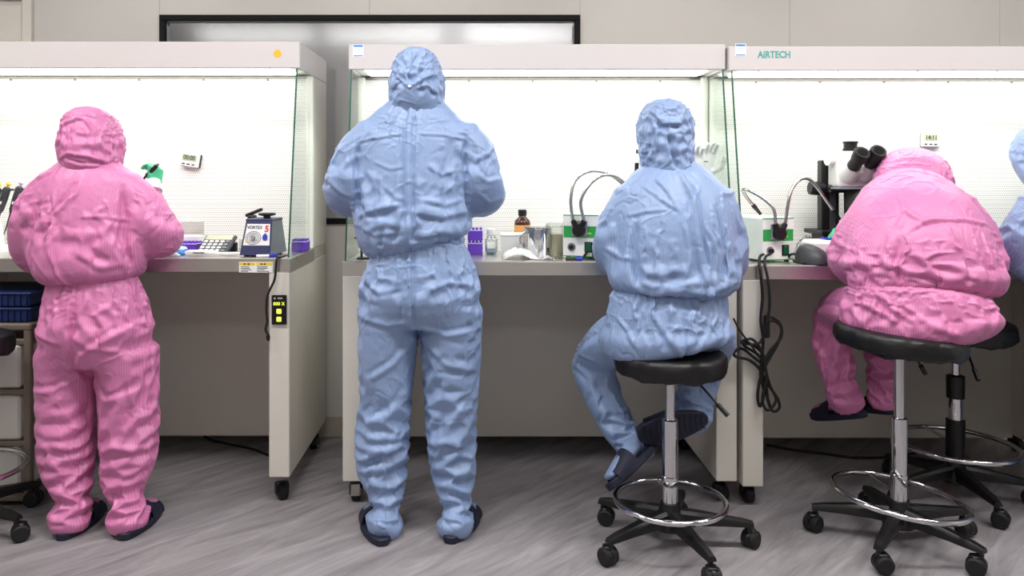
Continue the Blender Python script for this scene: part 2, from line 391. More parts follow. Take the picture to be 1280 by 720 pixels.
cd = bpy.data.lights.new('corridor_fill', 'AREA'); cd.shape = 'RECTANGLE'; cd.size = 1.2; cd.size_y = 0.3; cd.energy = 30  # added unseen fill light, brightens the corridor wall behind the pane
cdo = bpy.data.objects.new('corridor_fill', cd); cdo.location = (0.0, 2.5, 2.66); COL.objects.link(cdo)
# door at the far left: leaf and frame
dr = bpy.data.objects.new('door_1', None); COL.objects.link(dr); dr.location = (0, YB, 0); dr['kind'] = 'structure'
xr = (42 - VX) / sc_at(YB); xl = xr - 1.02; zt = CAMH + (VY + 5) / sc_at(YB)
part('door_leaf', box(((xl + xr) / 2, -0.006, (zt - 0.04) / 2), (xr - xl - 0.10, 0.012, zt - 0.05), 0.003), M['enamel'], dr)
f_ = MB().box((xl + 0.022, -0.012, zt / 2), (0.044, 0.024, zt), 0.003).box((xr - 0.022, -0.012, zt / 2), (0.044, 0.024, zt), 0.003).box(((xl + xr) / 2, -0.012, zt + 0.0), (xr - xl, 0.024, 0.04), 0.003)
part('door_frame', f_, M['enamel'], dr)
part('door_handle', MB().cyl((xl + 0.1, -0.012, 1.02), (xl + 0.1, -0.06, 1.02), 0.01).cyl((xl + 0.1, -0.055, 1.02), (xl + 0.22, -0.055, 1.02), 0.009), M['chromed'], dr)
# ceiling fixtures
for i, (lx, ly) in enumerate(ceil_lights):
    names = ['outer left', 'inner left', 'inner right', 'outer right']
    c = thing('ceiling_light', 'white fluorescent ceiling fixture, %s one of the row %s' % (names[i % 4], 'behind the camera' if i < 4 else 'above the workers'), 'ceiling light', (lx, ly, CEIL_Z), 0, 'ceiling fixtures')
    part('housing', box((0, 0, -0.03), (1.24, 0.34, 0.06), 0.006), M['white'], c)
    part('diffuser', box((0, 0, -0.066), (1.15, 0.28, 0.012), 0.002), M['clamp'], c)

# ================================================================ CLEAN BENCHES
WT = 0.924
def caster(parent, x, y, ztop, plate=False, r=0.030, rz=0.3):
    mb = MB().cyl((x, y, ztop), (x, y, ztop - 0.018), 0.018, 0.018, 16).box((x, y, ztop - 0.004), (0.06, 0.06, 0.006), 0.001)
    R = Matrix.Translation((x, y, 0)) @ Matrix.Rotation(rz, 4, 'Z')
    mb.box((0, 0.014, r * 1.75), (0.05, 0.03, 0.02), 0.004, M=R).box((-0.023, 0.012, r * 1.2), (0.004, 0.03, r * 1.2), 0.001, M=R).box((0.023, 0.012, r * 1.2), (0.004, 0.03, r * 1.2), 0.001, M=R)
    cs = part('caster', mb, M['black'], parent)
    wm = MB().tube([R @ Vector((-0.017, 0.0, r)), R @ Vector((-0.013, 0, r)), R @ Vector((0.013, 0, r)), R @ Vector((0.017, 0, r))], [r * .82, r, r, r * .82], 24)
    part('wheel', wm, M['rubber'], cs)
    if plate: part('brake_lever', box((0, -0.034, r * 1.7), (0.036, 0.006, 0.046), 0.002, M=R), M['chromed'], cs)
def bench(x0, x1, oy, dz, label, extras):
    B = thing('clean_bench', label, 'lab bench', ((x0 + x1) / 2, oy, 0))
    hx = (x1 - x0) / 2; pw = 0.078; wt = WT + dz; HB = 1.669 + dz * 0.6; HT = 1.77 + dz
    for sx in (-1, 1):
        part('side_panel', box((sx * (hx - pw / 2 - 0.004), 0.345, (0.093 + dz + wt - 0.055) / 2), (pw, 0.69, wt - 0.055 - 0.093 - dz), 0.003), M['enamel'], B)
        # glass side with forward leaning front edge
        x = sx * (hx - 0.012); a, b_ = x - 0.003, x + 0.003
        gp = MB().hexa([(a, 0.02, wt), (b_, 0.02, wt), (b_, 0.40, wt), (a, 0.40, wt), (a, 0.158, HB), (b_, 0.158, HB), (b_, 0.40, HB), (a, 0.40, HB)])
        g = part('glass_side', gp, M['glass'], B)
        part('glass_edge', MB().hexa([(a, 0.015, wt), (b_, 0.015, wt), (b_, 0.0195, wt), (a, 0.0195, wt), (a, 0.153, HB), (b_, 0.153, HB), (b_, 0.1575, HB), (a, 0.1575, HB)]), M['gedge'], g)
        part('corner_post', box((sx * (hx - 0.014), 0.412, (wt + HB) / 2), (0.028, 0.026, HB - wt), 0.003), M['inner'], B)
        part('plenum_side', box((sx * (hx - 0.005), 0.56, (wt + HB) / 2), (0.008, 0.268, HB - wt), 0.002), M['enamel'], B)
        part('hood_side', box((sx * (hx - 0.006), 0.425, (HB + HT) / 2), (0.012, 0.53, HT - HB), 0.002), M['hoodw'], B)
    part('back_panel', box((0, 0.605, (0.066 + wt - 0.06) / 2), (2 * hx - 2 * pw, 0.012, wt - 0.06 - 0.066), 0.002), M['enamel'], B)
    part('worktop', box((0, 0.215, wt - 0.0275), (2 * hx, 0.43, 0.055), 0.003), M['steel'], B)
    part('rear_deck', box((0, 0.56, wt - 0.0275), (2 * hx - 0.02, 0.26, 0.05), 0.002), M['enamel'], B)
    part('hood_fascia', box((0, 0.159, (HB + HT) / 2), (2 * hx - 0.001, 0.014, HT - HB), 0.003), M['hoodw'], B)
    part('hood_top', box((0, 0.425, HT - 0.006), (2 * hx - 0.026, 0.515, 0.012), 0.002), M['hoodw'], B)
    part('plenum_back', box((0, 0.683, (wt + HT) / 2 - .007), (2 * hx - 0.026, 0.01, HT - wt - .014), 0.002), M['enamel'], B)
    part('air_diffuser', box((0, 0.428, (wt + HB) / 2), (2 * hx - 0.05, 0.008, HB - wt)), M['perf'], B)
    part('hood_ceiling', box((0, 0.295, HB + 0.012), (2 * hx - 0.03, 0.25, 0.008)), M['inner'], B)
    part('lamp_strip', box((0, 0.275, HB + 0.003), (2 * hx - 0.12, 0.17, 0.010), 0.002), M['lamp'], B, label='lit white lamp strip')
    part('diffuser_rail', box((0, 0.4205, HB - 0.004), (2 * hx - 0.06, 0.006, 0.008)), M['screw'], B)
    for k in range(5):
        part('screw', MB().cyl((-hx + 0.12 + k * (2 * hx - 0.24) / 4, 0.159, HB + 0.001), (-hx + 0.12 + k * (2 * hx - 0.24) / 4, 0.159, HB - 0.003), 0.004, 0.003, 10), M['screw'], B)
    for k in range(5):
        part('rail_screw', MB().cyl((-hx + 0.2 + k * (2 * hx - 0.4) / 4, 0.419, HB - 0.014), (-hx + 0.2 + k * (2 * hx - 0.4) / 4, 0.415, HB - 0.014), 0.0045, 0.0035, 10), M['screw'], B)
    for (cx, cy, pl, rz) in ((-hx + 0.045, 0.06, extras.get('plate', False), 0.1), (hx - 0.045, 0.06, False, 0.5), (-hx + 0.045, 0.62, False, 0.6), (hx - 0.045, 0.62, False, 0.2)):
        caster(B, cx, cy, 0.095 + dz, pl, rz=rz)
    return B
B1 = bench(-2.237, -0.727, 0.01, 0.012, 'white clean bench at the left with an amber round sticker on its hood', {})
B2 = bench(-0.532, 0.9655, 0.0, 0.0, 'white clean bench in the middle, where the two people in blue work', {'plate': True})
B3 = bench(0.972, 2.467, -0.02, -0.012, 'white clean bench at the right with teal lettering on its hood', {})
# stickers and print (parts of their bench)
def fsticker(B, px0, py0, px1, py1, Y, mt, name='sticker', label=None, th=0.0012, roll=0):
    a = W(px0, py0, Y); b_ = W(px1, py1, Y); o = wloc(B)
    c = (a + b_) / 2; return part(name, box((c[0] - o.x, Y - o.y - th / 2, c[2] - o.z), (abs(b_[0] - a[0]), th, abs(a[2] - b_[2])), 0.0), mt, B, label)
yf = 0.152
st = W(347, 67, yf + 0.01); o1 = wloc(B1)
part('round_sticker', MB().cyl((st[0] - o1.x, yf, st[2]), (st[0] - o1.x, yf - 0.0018, st[2]), 0.0155, 0.0155, 28), M['amber'], B1, 'round amber sticker')
sf = W(347, 67, yf)
for (dx, dz, rr) in ((-0.005, 0.003, 0.0016), (0.005, 0.003, 0.0016)):
    part('sticker_mark', MB().cyl((sf[0] - o1.x + dx, yf - 0.0018, st[2] + dz), (sf[0] - o1.x + dx, yf - 0.0024, st[2] + dz), rr, rr, 8), M['orange'], B1)
for (B, x0, x1, y0, y1, Yq) in ((B2, 441, 454.5, 55.5, 71, yf), (B3, 919, 932.5, 54.5, 70, yf - 0.02)):
    s_ = fsticker(B, x0, y0, x1, y1, Yq, M['paper'], 'inventory_label', 'white inventory label printed in blue')
    for (q0, q1, mm) in ((0.06, 0.2, 'blue'), (0.88, 0.95, 'blue'), (0.36, 0.4, 'lblue'), (0.52, 0.56, 'lblue'), (0.66, 0.7, 'lblue')):
        a = W(x0 + 1, y0 + (y1 - y0) * q0, Yq); b_ = W(x1 - 1, y0 + (y1 - y0) * q1, Yq); o = wloc(B); c = (a + b_) / 2
        part('print_line', box((c[0] - o.x, Yq - o.y - 0.0015, c[2]), (b_[0] - a[0], 0.0006, a[2] - b_[2])), M[mm], s_)
p = W(968, 68.5, yf - 0.022); o3 = wloc(B3)
text('bench_lettering', 'AIRTECH', 0.0372, M['teal'], B3, Matrix.Translation((p[0] - o3.x, yf - 0.0006, p[2])) @ FR, bold=0.0009, sx=0.86, label='teal lettering')
# warning label on the worktop edge of bench 1, under the vortex mixer
s_ = fsticker(B1, 299, 327.5, 341, 340.5, 0.0098, M['paper'], 'warning_label', 'white label with a yellow header')
o = o1
for (xa, xb, ya, yb, mm) in ((299.8, 319, 328.2, 331.5, 'yellow'), (320.5, 340.4, 328.2, 331.5, 'yellow')):
    a = W(xa, ya, 0.01); b_ = W(xb, yb, 0.01); c = (a + b_) / 2
    part('label_header', box((c[0] - o.x, -0.0018, c[2]), (b_[0] - a[0], 0.0006, a[2] - b_[2])), M[mm], s_)
rnd = random.Random(3)
ml = MB()
for row in range(4):
    for x_ in (301, 321.5):
        a = W(x_, 333 + row * 1.9, 0.01); b_ = W(x_ + rnd.uniform(9, 16), 333.8 + row * 1.9, 0.01); c = (a + b_) / 2
        ml.box((c[0] - o.x, -0.0017, c[2]), (b_[0] - a[0], 0.0005, a[2] - b_[2]))
for x_ in (306, 311, 327, 331):
    c = W(x_, 329.9, 0.01); ml.box((c[0] - o.x, -0.0024, c[2]), (0.008, 0.0005, 0.005))
part('label_print', ml, M['ink'], s_)
# control panel on the right leg of bench 1
c0 = W(349.5, 387, 0.01)
cp = part('control_panel', box((c0[0] - o1.x, -0.005, c0[2]), (0.056, 0.008, 0.112), 0.002), M['blackg'], B1)
text('display_digits', '000 X', 0.0175, M['led'], cp, Matrix.Translation((c0[0] - o1.x, -0.0095, c0[2] + 0.023)) @ FR, label='lit yellow-green digits')
text('panel_caption', 'EAN', 0.009, M['white'], cp, Matrix.Translation((c0[0] - o1.x + 0.004, -0.0095, c0[2] + 0.044)) @ FR)
part('indicator', MB().cyl((c0[0] - o1.x - 0.016, -0.009, c0[2] + 0.044), (c0[0] - o1.x - 0.016, -0.0098, c0[2] + 0.044), 0.004, 0.004, 12), M['lcd'], cp)
for dz in (-0.005, -0.035):
    part('panel_button', box((c0[0] - o1.x, -0.0105, c0[2] + dz), (0.018, 0.004, 0.018), 0.002), M['led'], cp, 'lit yellow button')

# ================================================================ STOOLS
def seat_mesh(R, h, zt, seed):
    rg = random.Random(seed); ph = [rg.uniform(0, 6.28) for _ in range(6)]; n = 72
    prof = [(0.0, 0.0), (0.6, -0.001), (0.9, -0.004), (0.97, -0.010), (1.0, -0.020), (1.008, -0.036), (1.0, -0.052), (0.99, -h + 0.008), (0.95, -h), (0.4, -h - 0.002)]
    V = []; F = []
    for i, (r, z) in enumerate(prof):
        for k in range(n):
            a = 2 * math.pi * k / n; wv = 0
            if i >= 4: wv = 0.004 * math.sin(7 * a + ph[0]) + 0.003 * math.sin(13 * a + ph[1]) + 0.002 * math.sin(23 * a + ph[2])
            rr = R * r + (wv if i >= 6 else wv * 0.3) * (1 if r > 0.5 else 0); V.append((rr * math.cos(a), rr * math.sin(a), zt + z + (wv if i >= 7 else 0)))
    m = len(prof)
    for i in range(m - 1):
        for k in range(n):
            l = (k + 1) % n; F.append((i * n + l, i * n + k, (i + 1) * n + k, (i + 1) * n + l))
    F.append(tuple((m - 1) * n + k for k in range(n))[::-1])
    return MB().add(V, F, True)
def stool(loc, phase, zt, R, ringz, ringr, tilt, label, sleeve='chrome', seed=1, lever=-35, h=0.075, seat_tilt=(0, 0)):
    S = thing('lab_stool', label, 'stool', (loc[0], loc[1], 0), 0, 'black swivel stools with chrome foot rings')
    mb = seat_mesh(R, h, zt, seed)
    mb.V = [(v[0], v[1], v[2] + v[0] * seat_tilt[0] + v[1] * seat_tilt[1]) for v in mb.V]
    part('seat', mb, M['leather'], S)
    part('seat_plate', MB().box((0, 0, zt - h - 0.012), (0.16, 0.12, 0.02), 0.004), M['black'], S)
    part('column', MB().cyl((0, 0, zt - h - 0.01), (0, 0, 0.40), 0.0165, 0.0165, 24), M['chrome'], S)
    if sleeve == 'chrome':
        part('sleeve', MB().lathe([(0.026, 0.13), (0.026, 0.222), (0.0285, 0.224), (0.0285, 0.236), (0.026, 0.238), (0.026, 0.425), (0.020, 0.428)]), M['chrome'], S)
    else:
        part('sleeve', MB().lathe([(0.026, 0.13), (0.026, 0.425), (0.020, 0.428)]), M['chrome'], S)
        part('sleeve_cover', MB().lathe([(0.034, 0.14), (0.034, 0.30), (0.029, 0.302)]), M['black'], S)
        part('sleeve_cover', MB().lathe([(0.032, 0.385), (0.033, 0.47), (0.022, 0.475)]), M['black'], S)
    part('hub', MB().lathe([(0.052, 0.062), (0.05, 0.09), (0.036, 0.125), (0.032, 0.148)]), M['black'], S)
    a = math.radians(lever)
    part('height_lever', MB().tube([(0.03 * math.cos(a), 0.03 * math.sin(a), zt - h - 0.015), (0.11 * math.cos(a), 0.11 * math.sin(a), zt - h - 0.03), (0.17 * math.cos(a), 0.17 * math.sin(a), zt - h - 0.085)], 0.0042, 8).tube([(0.165 * math.cos(a), 0.165 * math.sin(a), zt - h - 0.08), (0.20 * math.cos(a), 0.20 * math.sin(a), zt - h - 0.112)], 0.008, 10), M['black'], S)
    ring = [(ringr * math.cos(2 * math.pi * k / 64), ringr * math.sin(2 * math.pi * k / 64), ringz - ringr * math.cos(2 * math.pi * k / 64) * tilt) for k in range(64)]
    fr_ = part('foot_ring', MB().tube(ring, 0.0095, 12, closed=True), M['chrome'], S)
    part('ring_bracket', MB().tube([(0, 0.02, ringz + 0.0), (0, ringr - 0.004, ringz)], 0.006, 10), M['chrome'], fr_)
    for k in range(5):
        t = math.radians(phase + 72 * k); u = Vector((math.cos(t), math.sin(t), 0)); v = Vector((-u.y, u.x, 0)); rl = 0.262
        V = []; secs = [(0.02, 0.024, 0.072, 0.128), (0.08, 0.022, 0.078, 0.122), (0.17, 0.019, 0.078, 0.108), (0.24, 0.0175, 0.076, 0.098), (rl + 0.012, 0.014, 0.074, 0.090)]
        for (r, hw, z0, z1) in secs:
            for (s_x, z_) in ((-1, z0), (1, z0), (1.0, z1 - 0.010), (0.6, z1), (-0.6, z1), (-1.0, z1 - 0.010)):
                p_ = u * r + v * hw * s_x; V.append((p_.x, p_.y, z_))
        F = []
        for i in range(len(secs) - 1):
            for j in range(6): F.append((i * 6 + j, i * 6 + (j + 1) % 6, (i + 1) * 6 + (j + 1) % 6, (i + 1) * 6 + j))
        F += [(5, 4, 3, 2, 1, 0), tuple(range(24, 30))]
        part('base_leg', MB().add(V, F, True), M['black'], S)
        q = u * rl; cr = 0.029; sw = t + 0.9 + k * 1.3; d = Vector((math.cos(sw), math.sin(sw), 0)); n_ = Vector((-d.y, d.x, 0))
        c_ = q + d * 0.012
        hs = MB().cyl((q.x, q.y, 0.078), (q.x, q.y, 0.05), 0.009, 0.009, 12)
        hs.tube([(c_ - n_ * 0.006) + Vector((0, 0, cr + 0.002)), (c_ + n_ * 0.006) + Vector((0, 0, cr + 0.002))], cr + 0.001, 20)
        hs.box((c_.x, c_.y, 0.056), (0.034, 0.034, 0.014), 0.004)
        cs = part('caster', hs, M['black'], S)
        for sgn in (-1, 1):
            p0 = c_ + n_ * sgn * 0.007 + Vector((0, 0, cr)); p1 = c_ + n_ * sgn * 0.021 + Vector((0, 0, cr)); p2 = c_ + n_ * sgn * 0.026 + Vector((0, 0, cr))
            part('wheel', MB().tube([p0, p1, p2], [cr, cr, cr * .8], 20), M['rubber'], cs)
    return S
SC_ = (0.633, -0.32); SD_ = (1.416, -0.30); SE_ = (1.84, 0.09); SF_ = (-1.84, -0.207)
stool(SC_, -4, 0.662, 0.186, 0.153, 0.182, 0.0, 'black round stool under the seated person in blue, chrome ring at its base', seed=3, lever=-38)
stool(SD_, 158, 0.728, 0.205, 0.16, 0.208, 0.11, 'black round stool under the bent person in pink, with tilted chrome foot ring', seed=5, lever=38, seat_tilt=(-0.10, 0.0), h=0.07)
stool(SE_, -92, 0.69, 0.205, 0.205, 0.215, 0.02, 'empty black stool behind the bent person in pink, black collars on its column', 'cover', seed=8, lever=-100)
stool(SF_, -18, 0.69, 0.172, 0.216, 0.208, 0.0, 'black stool cut off by the left edge of the photo, beside the drawer tower', seed=11, lever=150)
# ================================================================ PEOPLE: signed distance fields -> surface nets
def gnoise(p, seed=0):
    p = np.asarray(p, np.float32); i = np.floor(p).astype(np.int64); f = p - i; u = f * f * f * (f * (f * 6 - 15) + 10); out = 0
    for dx in (0, 1):
        for dy in (0, 1):
            for dz in (0, 1):
                h = ((i[:, 0] + dx) * 73856093) ^ ((i[:, 1] + dy) * 19349663) ^ ((i[:, 2] + dz) * 83492791) ^ (seed * 2654435761 % 4294967291)
                h = (h ^ (h >> 13)) * 1274126177 & 0x7fffffff; h = (h ^ (h >> 16))
                a = (h & 1023) / 1023.0 * 6.2831853; c = ((h >> 10) & 1023) / 511.5 - 1; s = np.sqrt(np.maximum(0, 1 - c * c))
                d = (f[:, 0] - dx) * np.cos(a) * s + (f[:, 1] - dy) * np.sin(a) * s + (f[:, 2] - dz) * c
                wgt = (u[:, 0] if dx else 1 - u[:, 0]) * (u[:, 1] if dy else 1 - u[:, 1]) * (u[:, 2] if dz else 1 - u[:, 2])
                out = out + d * wgt
    return (out * 1.6).astype(np.float32)
def smin(a, b, k):
    h = np.maximum(k - np.abs(a - b), 0) / k
    return np.minimum(a, b) - h * h * k * 0.25
def resamp(L, n):
    """L: list of (c, a, b, u); Catmull-Rom through all values"""
    c = np.array([np.concatenate([l[0], [l[1], l[2]], l[3]]) for l in L], float); m = len(c); out = []
    for i in range(m - 1):
        p0, p1, p2, p3 = c[max(i - 1, 0)], c[i], c[i + 1], c[min(i + 2, m - 1)]
        for j in range(n):
            t = j / n; out.append(0.5 * ((2 * p1) + (p2 - p0) * t + (2 * p0 - 5 * p1 + 4 * p2 - p3) * t * t + (3 * p1 - 3 * p2 + p3 - p0) * t ** 3))
    out.append(c[-1]); return np.array(out)
class Limb:
    def __init__(s, st, cap=(0.03, 0.03), k=0.03, n=4, folds=(), amp=None, u=(1, 0, 0)):
        L = []
        for q in st:
            L.append((np.array(q[0], float), q[1], q[2], np.array(q[3] if len(q) > 3 else u, float)))
        s.S = resamp(L, n); s.cap = cap; s.k = k; s.folds = folds; s.amp = amp
        d = np.linalg.norm(np.diff(s.S[:, :3], axis=0), axis=1); s.arc = np.concatenate([[0], np.cumsum(d)]); s.len = s.arc[-1]
    def shrink(s, o, f=1.0):
        t = Limb.__new__(Limb); t.__dict__.update(s.__dict__); t.S = s.S.copy(); t.S[:, 3:5] = np.maximum(t.S[:, 3:5] * f - o, 0.012); return t
def seg_eval(P, S, i, cap, arc=None):
    c0, c1 = S[i, :3], S[i + 1, :3]; ax = c1 - c0; L = np.linalg.norm(ax) + 1e-9; axn = ax / L
    q0 = P - c0; t = np.clip((q0 @ axn) / L, 0, 1); q = q0 - t[:, None] * ax
    um = S[i, 5:8]; u = um - axn * (um @ axn); u /= np.linalg.norm(u) + 1e-9; v = np.cross(axn, u)
    a = S[i, 3] + (S[i + 1, 3] - S[i, 3]) * t; b = S[i, 4] + (S[i + 1, 4] - S[i, 4]) * t
    qu, qv, qw = q @ u, q @ v, q @ axn; m = np.minimum(a, b)
    sl = np.linalg.norm(np.diff(S[:, :3], axis=0), axis=1)
    cw = np.where(qw < 0, np.minimum(m, sl[:i].sum() + cap[0]), np.minimum(m, sl[i + 1:].sum() + cap[1]))
    r = np.sqrt((qu / a) ** 2 + (qv / b) ** 2 + (qw / cw) ** 2)
    # scaled ellipse distance, close to euclidean near the surface
    g = np.sqrt((qu / a ** 2) ** 2 + (qv / b ** 2) ** 2 + (qw / cw ** 2) ** 2) + 1e-6
    d = np.where(r > 0.3, r * (r - 1) / g, (r - 1) * m)
    if arc is None: return d
    return d, (arc[i] + t * L), np.arctan2(qv, qu), (a + b) / 2
class Field:
    def __init__(s, lo, hi, h):
        s.lo = np.array(lo, float); s.h = h; s.n = np.ceil((np.array(hi) - s.lo) / h).astype(int) + 1
        s.F = np.full(s.n, 0.2, np.float32); s.ax = [s.lo[k] + h * np.arange(s.n[k]) for k in range(3)]
    def sub(s, lo, hi):
        a = np.clip(np.floor((lo - s.lo) / s.h).astype(int), 0, s.n); b = np.clip(np.ceil((hi - s.lo) / s.h).astype(int) + 1, 0, s.n)
        if np.any(b <= a): return None
        sl = tuple(slice(a[k], b[k]) for k in range(3)); g = np.meshgrid(*[s.ax[k][sl[k]] for k in range(3)], indexing='ij')
        return sl, np.stack([x.ravel() for x in g], 1)
    def limb(s, L):
        S = L.S; mg = max(L.k, 0.012) + 2 * s.h; tmp = np.full(s.n, 0.2, np.float32)
        lo = np.array([9e9] * 3); hi = -lo
        for i in range(len(S) - 1):
            r = max(S[i:i + 2, 3].max(), S[i:i + 2, 4].max(), ) + mg
            a = np.minimum(S[i, :3], S[i + 1, :3]) - r; b = np.maximum(S[i, :3], S[i + 1, :3]) + r
            q = s.sub(a, b)
            if q is None: continue
            d = seg_eval(q[1], S, i, L.cap).reshape(tmp[q[0]].shape); tmp[q[0]] = np.minimum(tmp[q[0]], d)
            lo = np.minimum(lo, a); hi = np.maximum(hi, b)
        q = s.sub(lo, hi)
        if q: s.F[q[0]] = smin(s.F[q[0]], tmp[q[0]], L.k)
    def ell(s, c, r, k=0.02, R=None, cut=False):
        c = np.array(c, float); r = np.array(r, float); e = r.max() + max(k, 0.01) + 2 * s.h
        q = s.sub(c - e, c + e)
        if q is None: return
        p = q[1] - c
        if R is not None: p = p @ R
        rr = np.sqrt(((p / r) ** 2).sum(1)); g = np.sqrt(((p / r ** 2) ** 2).sum(1)) + 1e-6
        d = np.where(rr > 0.3, rr * (rr - 1) / g, (rr - 1) * r.min()).reshape(s.F[q[0]].shape)
        s.F[q[0]] = -smin(-s.F[q[0]], d, k) if cut else smin(s.F[q[0]], d, k)
    def mesh(s):
        F = s.F; n = F.shape; neg = F < 0
        for k in range(3):
            sl = [slice(None)] * 3; sl[k] = 0; F[tuple(sl)] = np.maximum(F[tuple(sl)], 0.001); sl[k] = -1; F[tuple(sl)] = np.maximum(F[tuple(sl)], 0.001)
        neg = F < 0; cnt = np.zeros(tuple(x - 1 for x in n), np.int8)
        offs = [(i, j, k) for i in (0, 1) for j in (0, 1) for k in (0, 1)]
        for (i, j, k) in offs: cnt += neg[i:n[0] - 1 + i, j:n[1] - 1 + j, k:n[2] - 1 + k]
        act = np.argwhere((cnt > 0) & (cnt < 8)); N = len(act)
        vals = {o: F[act[:, 0] + o[0], act[:, 1] + o[1], act[:, 2] + o[2]] for o in offs}
        pos = np.zeros((N, 3)); num = np.zeros(N)
        for o in offs:
            for a in range(3):
                if o[a]: continue
                p = list(o); p[a] = 1; p = tuple(p); v0, v1 = vals[o], vals[p]; m = (v0 < 0) != (v1 < 0)
                t = np.where(m, v0 / np.where(m, v0 - v1, 1), 0); e = np.tile(np.array(o, float), (N, 1)); e[:, a] += t
                pos += e * m[:, None]; num += m
        pos = pos / num[:, None] + act; V = s.lo + pos * s.h
        idx = np.full(cnt.shape, -1, np.int64); idx[tuple(act.T)] = np.arange(N); Q = []
        for a in range(3):
            b, c = (a + 1) % 3, (a + 2) % 3
            s0 = [slice(0, x) for x in n]; s1 = [slice(0, x) for x in n]; s0[a] = slice(0, n[a] - 1); s1[a] = slice(1, n[a])
            A, Bn = neg[tuple(s0)], neg[tuple(s1)]; e = np.argwhere(A != Bn)
            e = e[(e[:, b] > 0) & (e[:, c] > 0) & (e[:, b] < n[b] - 1) & (e[:, c] < n[c] - 1)]
            fl = A[tuple(e.T)]; quad = []
            for (db, dc) in ((-1, -1), (0, -1), (0, 0), (-1, 0)):
                z = e.copy(); z[:, b] += db; z[:, c] += dc; quad.append(idx[tuple(z.T)])
            q = np.stack(quad, 1); q[~fl] = q[~fl][:, ::-1]; Q.append(q)
        return V, np.concatenate(Q)
def normals(V, Q):
    fn = np.cross(V[Q[:, 2]] - V[Q[:, 0]], V[Q[:, 3]] - V[Q[:, 1]]); N = np.zeros_like(V)
    for k in range(4):
        for a in range(3): N[:, a] += np.bincount(Q[:, k], fn[:, a], len(V))
    return N / (np.linalg.norm(N, axis=1)[:, None] + 1e-12)
def smooth(V, Q, it, lam=0.5):
    e = np.concatenate([Q[:, [0, 1]], Q[:, [1, 2]], Q[:, [2, 3]], Q[:, [3, 0]]]); i = np.concatenate([e[:, 0], e[:, 1]]); j = np.concatenate([e[:, 1], e[:, 0]])
    cnt = np.bincount(i, minlength=len(V))[:, None]
    for _ in range(it):
        A = np.stack([np.bincount(i, V[j, a], len(V)) for a in range(3)], 1) / cnt; V = V + lam * (A - V)
    return V
def npobj(name, V, Q, m, parent, weave=None, label=None):
    o = wloc(parent); V = V - np.array([o.x, o.y, o.z]); me = bpy.data.meshes.new(name)
    me.vertices.add(len(V)); me.vertices.foreach_set('co', V.astype(np.float32).ravel()); k = len(Q)
    me.loops.add(4 * k); me.polygons.add(k); me.loops.foreach_set('vertex_index', Q.astype(np.int32).ravel())
    me.polygons.foreach_set('loop_start', np.arange(0, 4 * k, 4, dtype=np.int32)); me.polygons.foreach_set('loop_total', np.full(k, 4, np.int32))
    me.update(calc_edges=True); me.polygons.foreach_set('use_smooth', np.ones(k, bool)); me.validate()
    if weave is not None:
        at = me.attributes.new('weave', 'FLOAT_VECTOR', 'POINT'); at.data.foreach_set('vector', weave.astype(np.float32).ravel())
    me.materials.append(m); ob = bpy.data.objects.new(name, me); COL.objects.link(ob); ob.parent = parent
    if label: ob['label'] = label
    return ob
def ridge(n, wd): return np.exp(-(n / wd) ** 2)
def relax_cloth(V0, Q, N0, axis, ga, gt, env, seedD, iters=60, kb=0.22, grav=0.0004):
    """quasi-static cloth: edges want to be longer than the tailored shape, the sheet stays within a sleeve around it -> it buckles into folds"""
    n = len(V0)
    def pairs(prs):
        e = np.concatenate(prs); e.sort(axis=1); key = np.unique(e[:, 0] * n + e[:, 1]); return np.stack([key // n, key % n], 1)
    E = pairs([Q[:, [0, 1]], Q[:, [1, 2]], Q[:, [2, 3]], Q[:, [3, 0]]]); Dg = np.concatenate([Q[:, [0, 2]], Q[:, [1, 3]]])
    def rest(E):
        d = V0[E[:, 1]] - V0[E[:, 0]]; L = np.linalg.norm(d, axis=1); ax = axis[E[:, 0]]; c2 = ((d * ax).sum(1) / (L + 1e-9)) ** 2
        m0, m1 = E[:, 0], E[:, 1]; return L * (1 + (ga[m0] + ga[m1]) / 2 * c2 + (gt[m0] + gt[m1]) / 2 * (1 - c2))
    rE, rD = rest(E), rest(Dg); A = np.concatenate([E, Dg]); R = np.concatenate([rE, rD]); wgt = np.concatenate([np.ones(len(E)), np.full(len(Dg), 0.45)])
    i, j = A[:, 0], A[:, 1]; cnt = (np.bincount(i, wgt, n) + np.bincount(j, wgt, n))[:, None]; ei, ej = E[:, 0], E[:, 1]; ec = (np.bincount(ei, minlength=n) + np.bincount(ej, minlength=n))[:, None]
    avg = lambda X: np.stack([np.bincount(ei, X[ej, a], n) + np.bincount(ej, X[ei, a], n) for a in range(3)], 1) / ec
    X = V0 + N0 * seedD[:, None]; P = X.copy(); e_out = env
    for it in range(iters):
        vel = (X - P) * 0.85; P = X.copy(); X = X + vel; X[:, 2] -= grav
        for _ in range(2):
            d = X[j] - X[i]; L = np.sqrt((d * d).sum(1)) + 1e-9; f = (wgt * (L - R) / L * 0.5 * 1.5)[:, None] * d
            C = np.stack([np.bincount(i, f[:, a], n) - np.bincount(j, f[:, a], n) for a in range(3)], 1) / cnt * 2
            X = X + C
        kk = kb * (2.4 if it < iters * .45 else .8)
        Lx = avg(X) - X; Lx = avg(Lx) - Lx; X = X - min(kk, .42) * Lx
        dn = ((X - V0) * N0).sum(1); t = X - V0 - dn[:, None] * N0; tl = np.sqrt((t * t).sum(1)) + 1e-9; lim = e_out * 1.6
        t = t * np.minimum(1, lim / tl)[:, None]; dc = np.clip(dn, -e_out * 1.35, e_out * 0.42); dn = dn + (dc - dn) * 0.6; X = V0 + t + dn[:, None] * N0
    return X
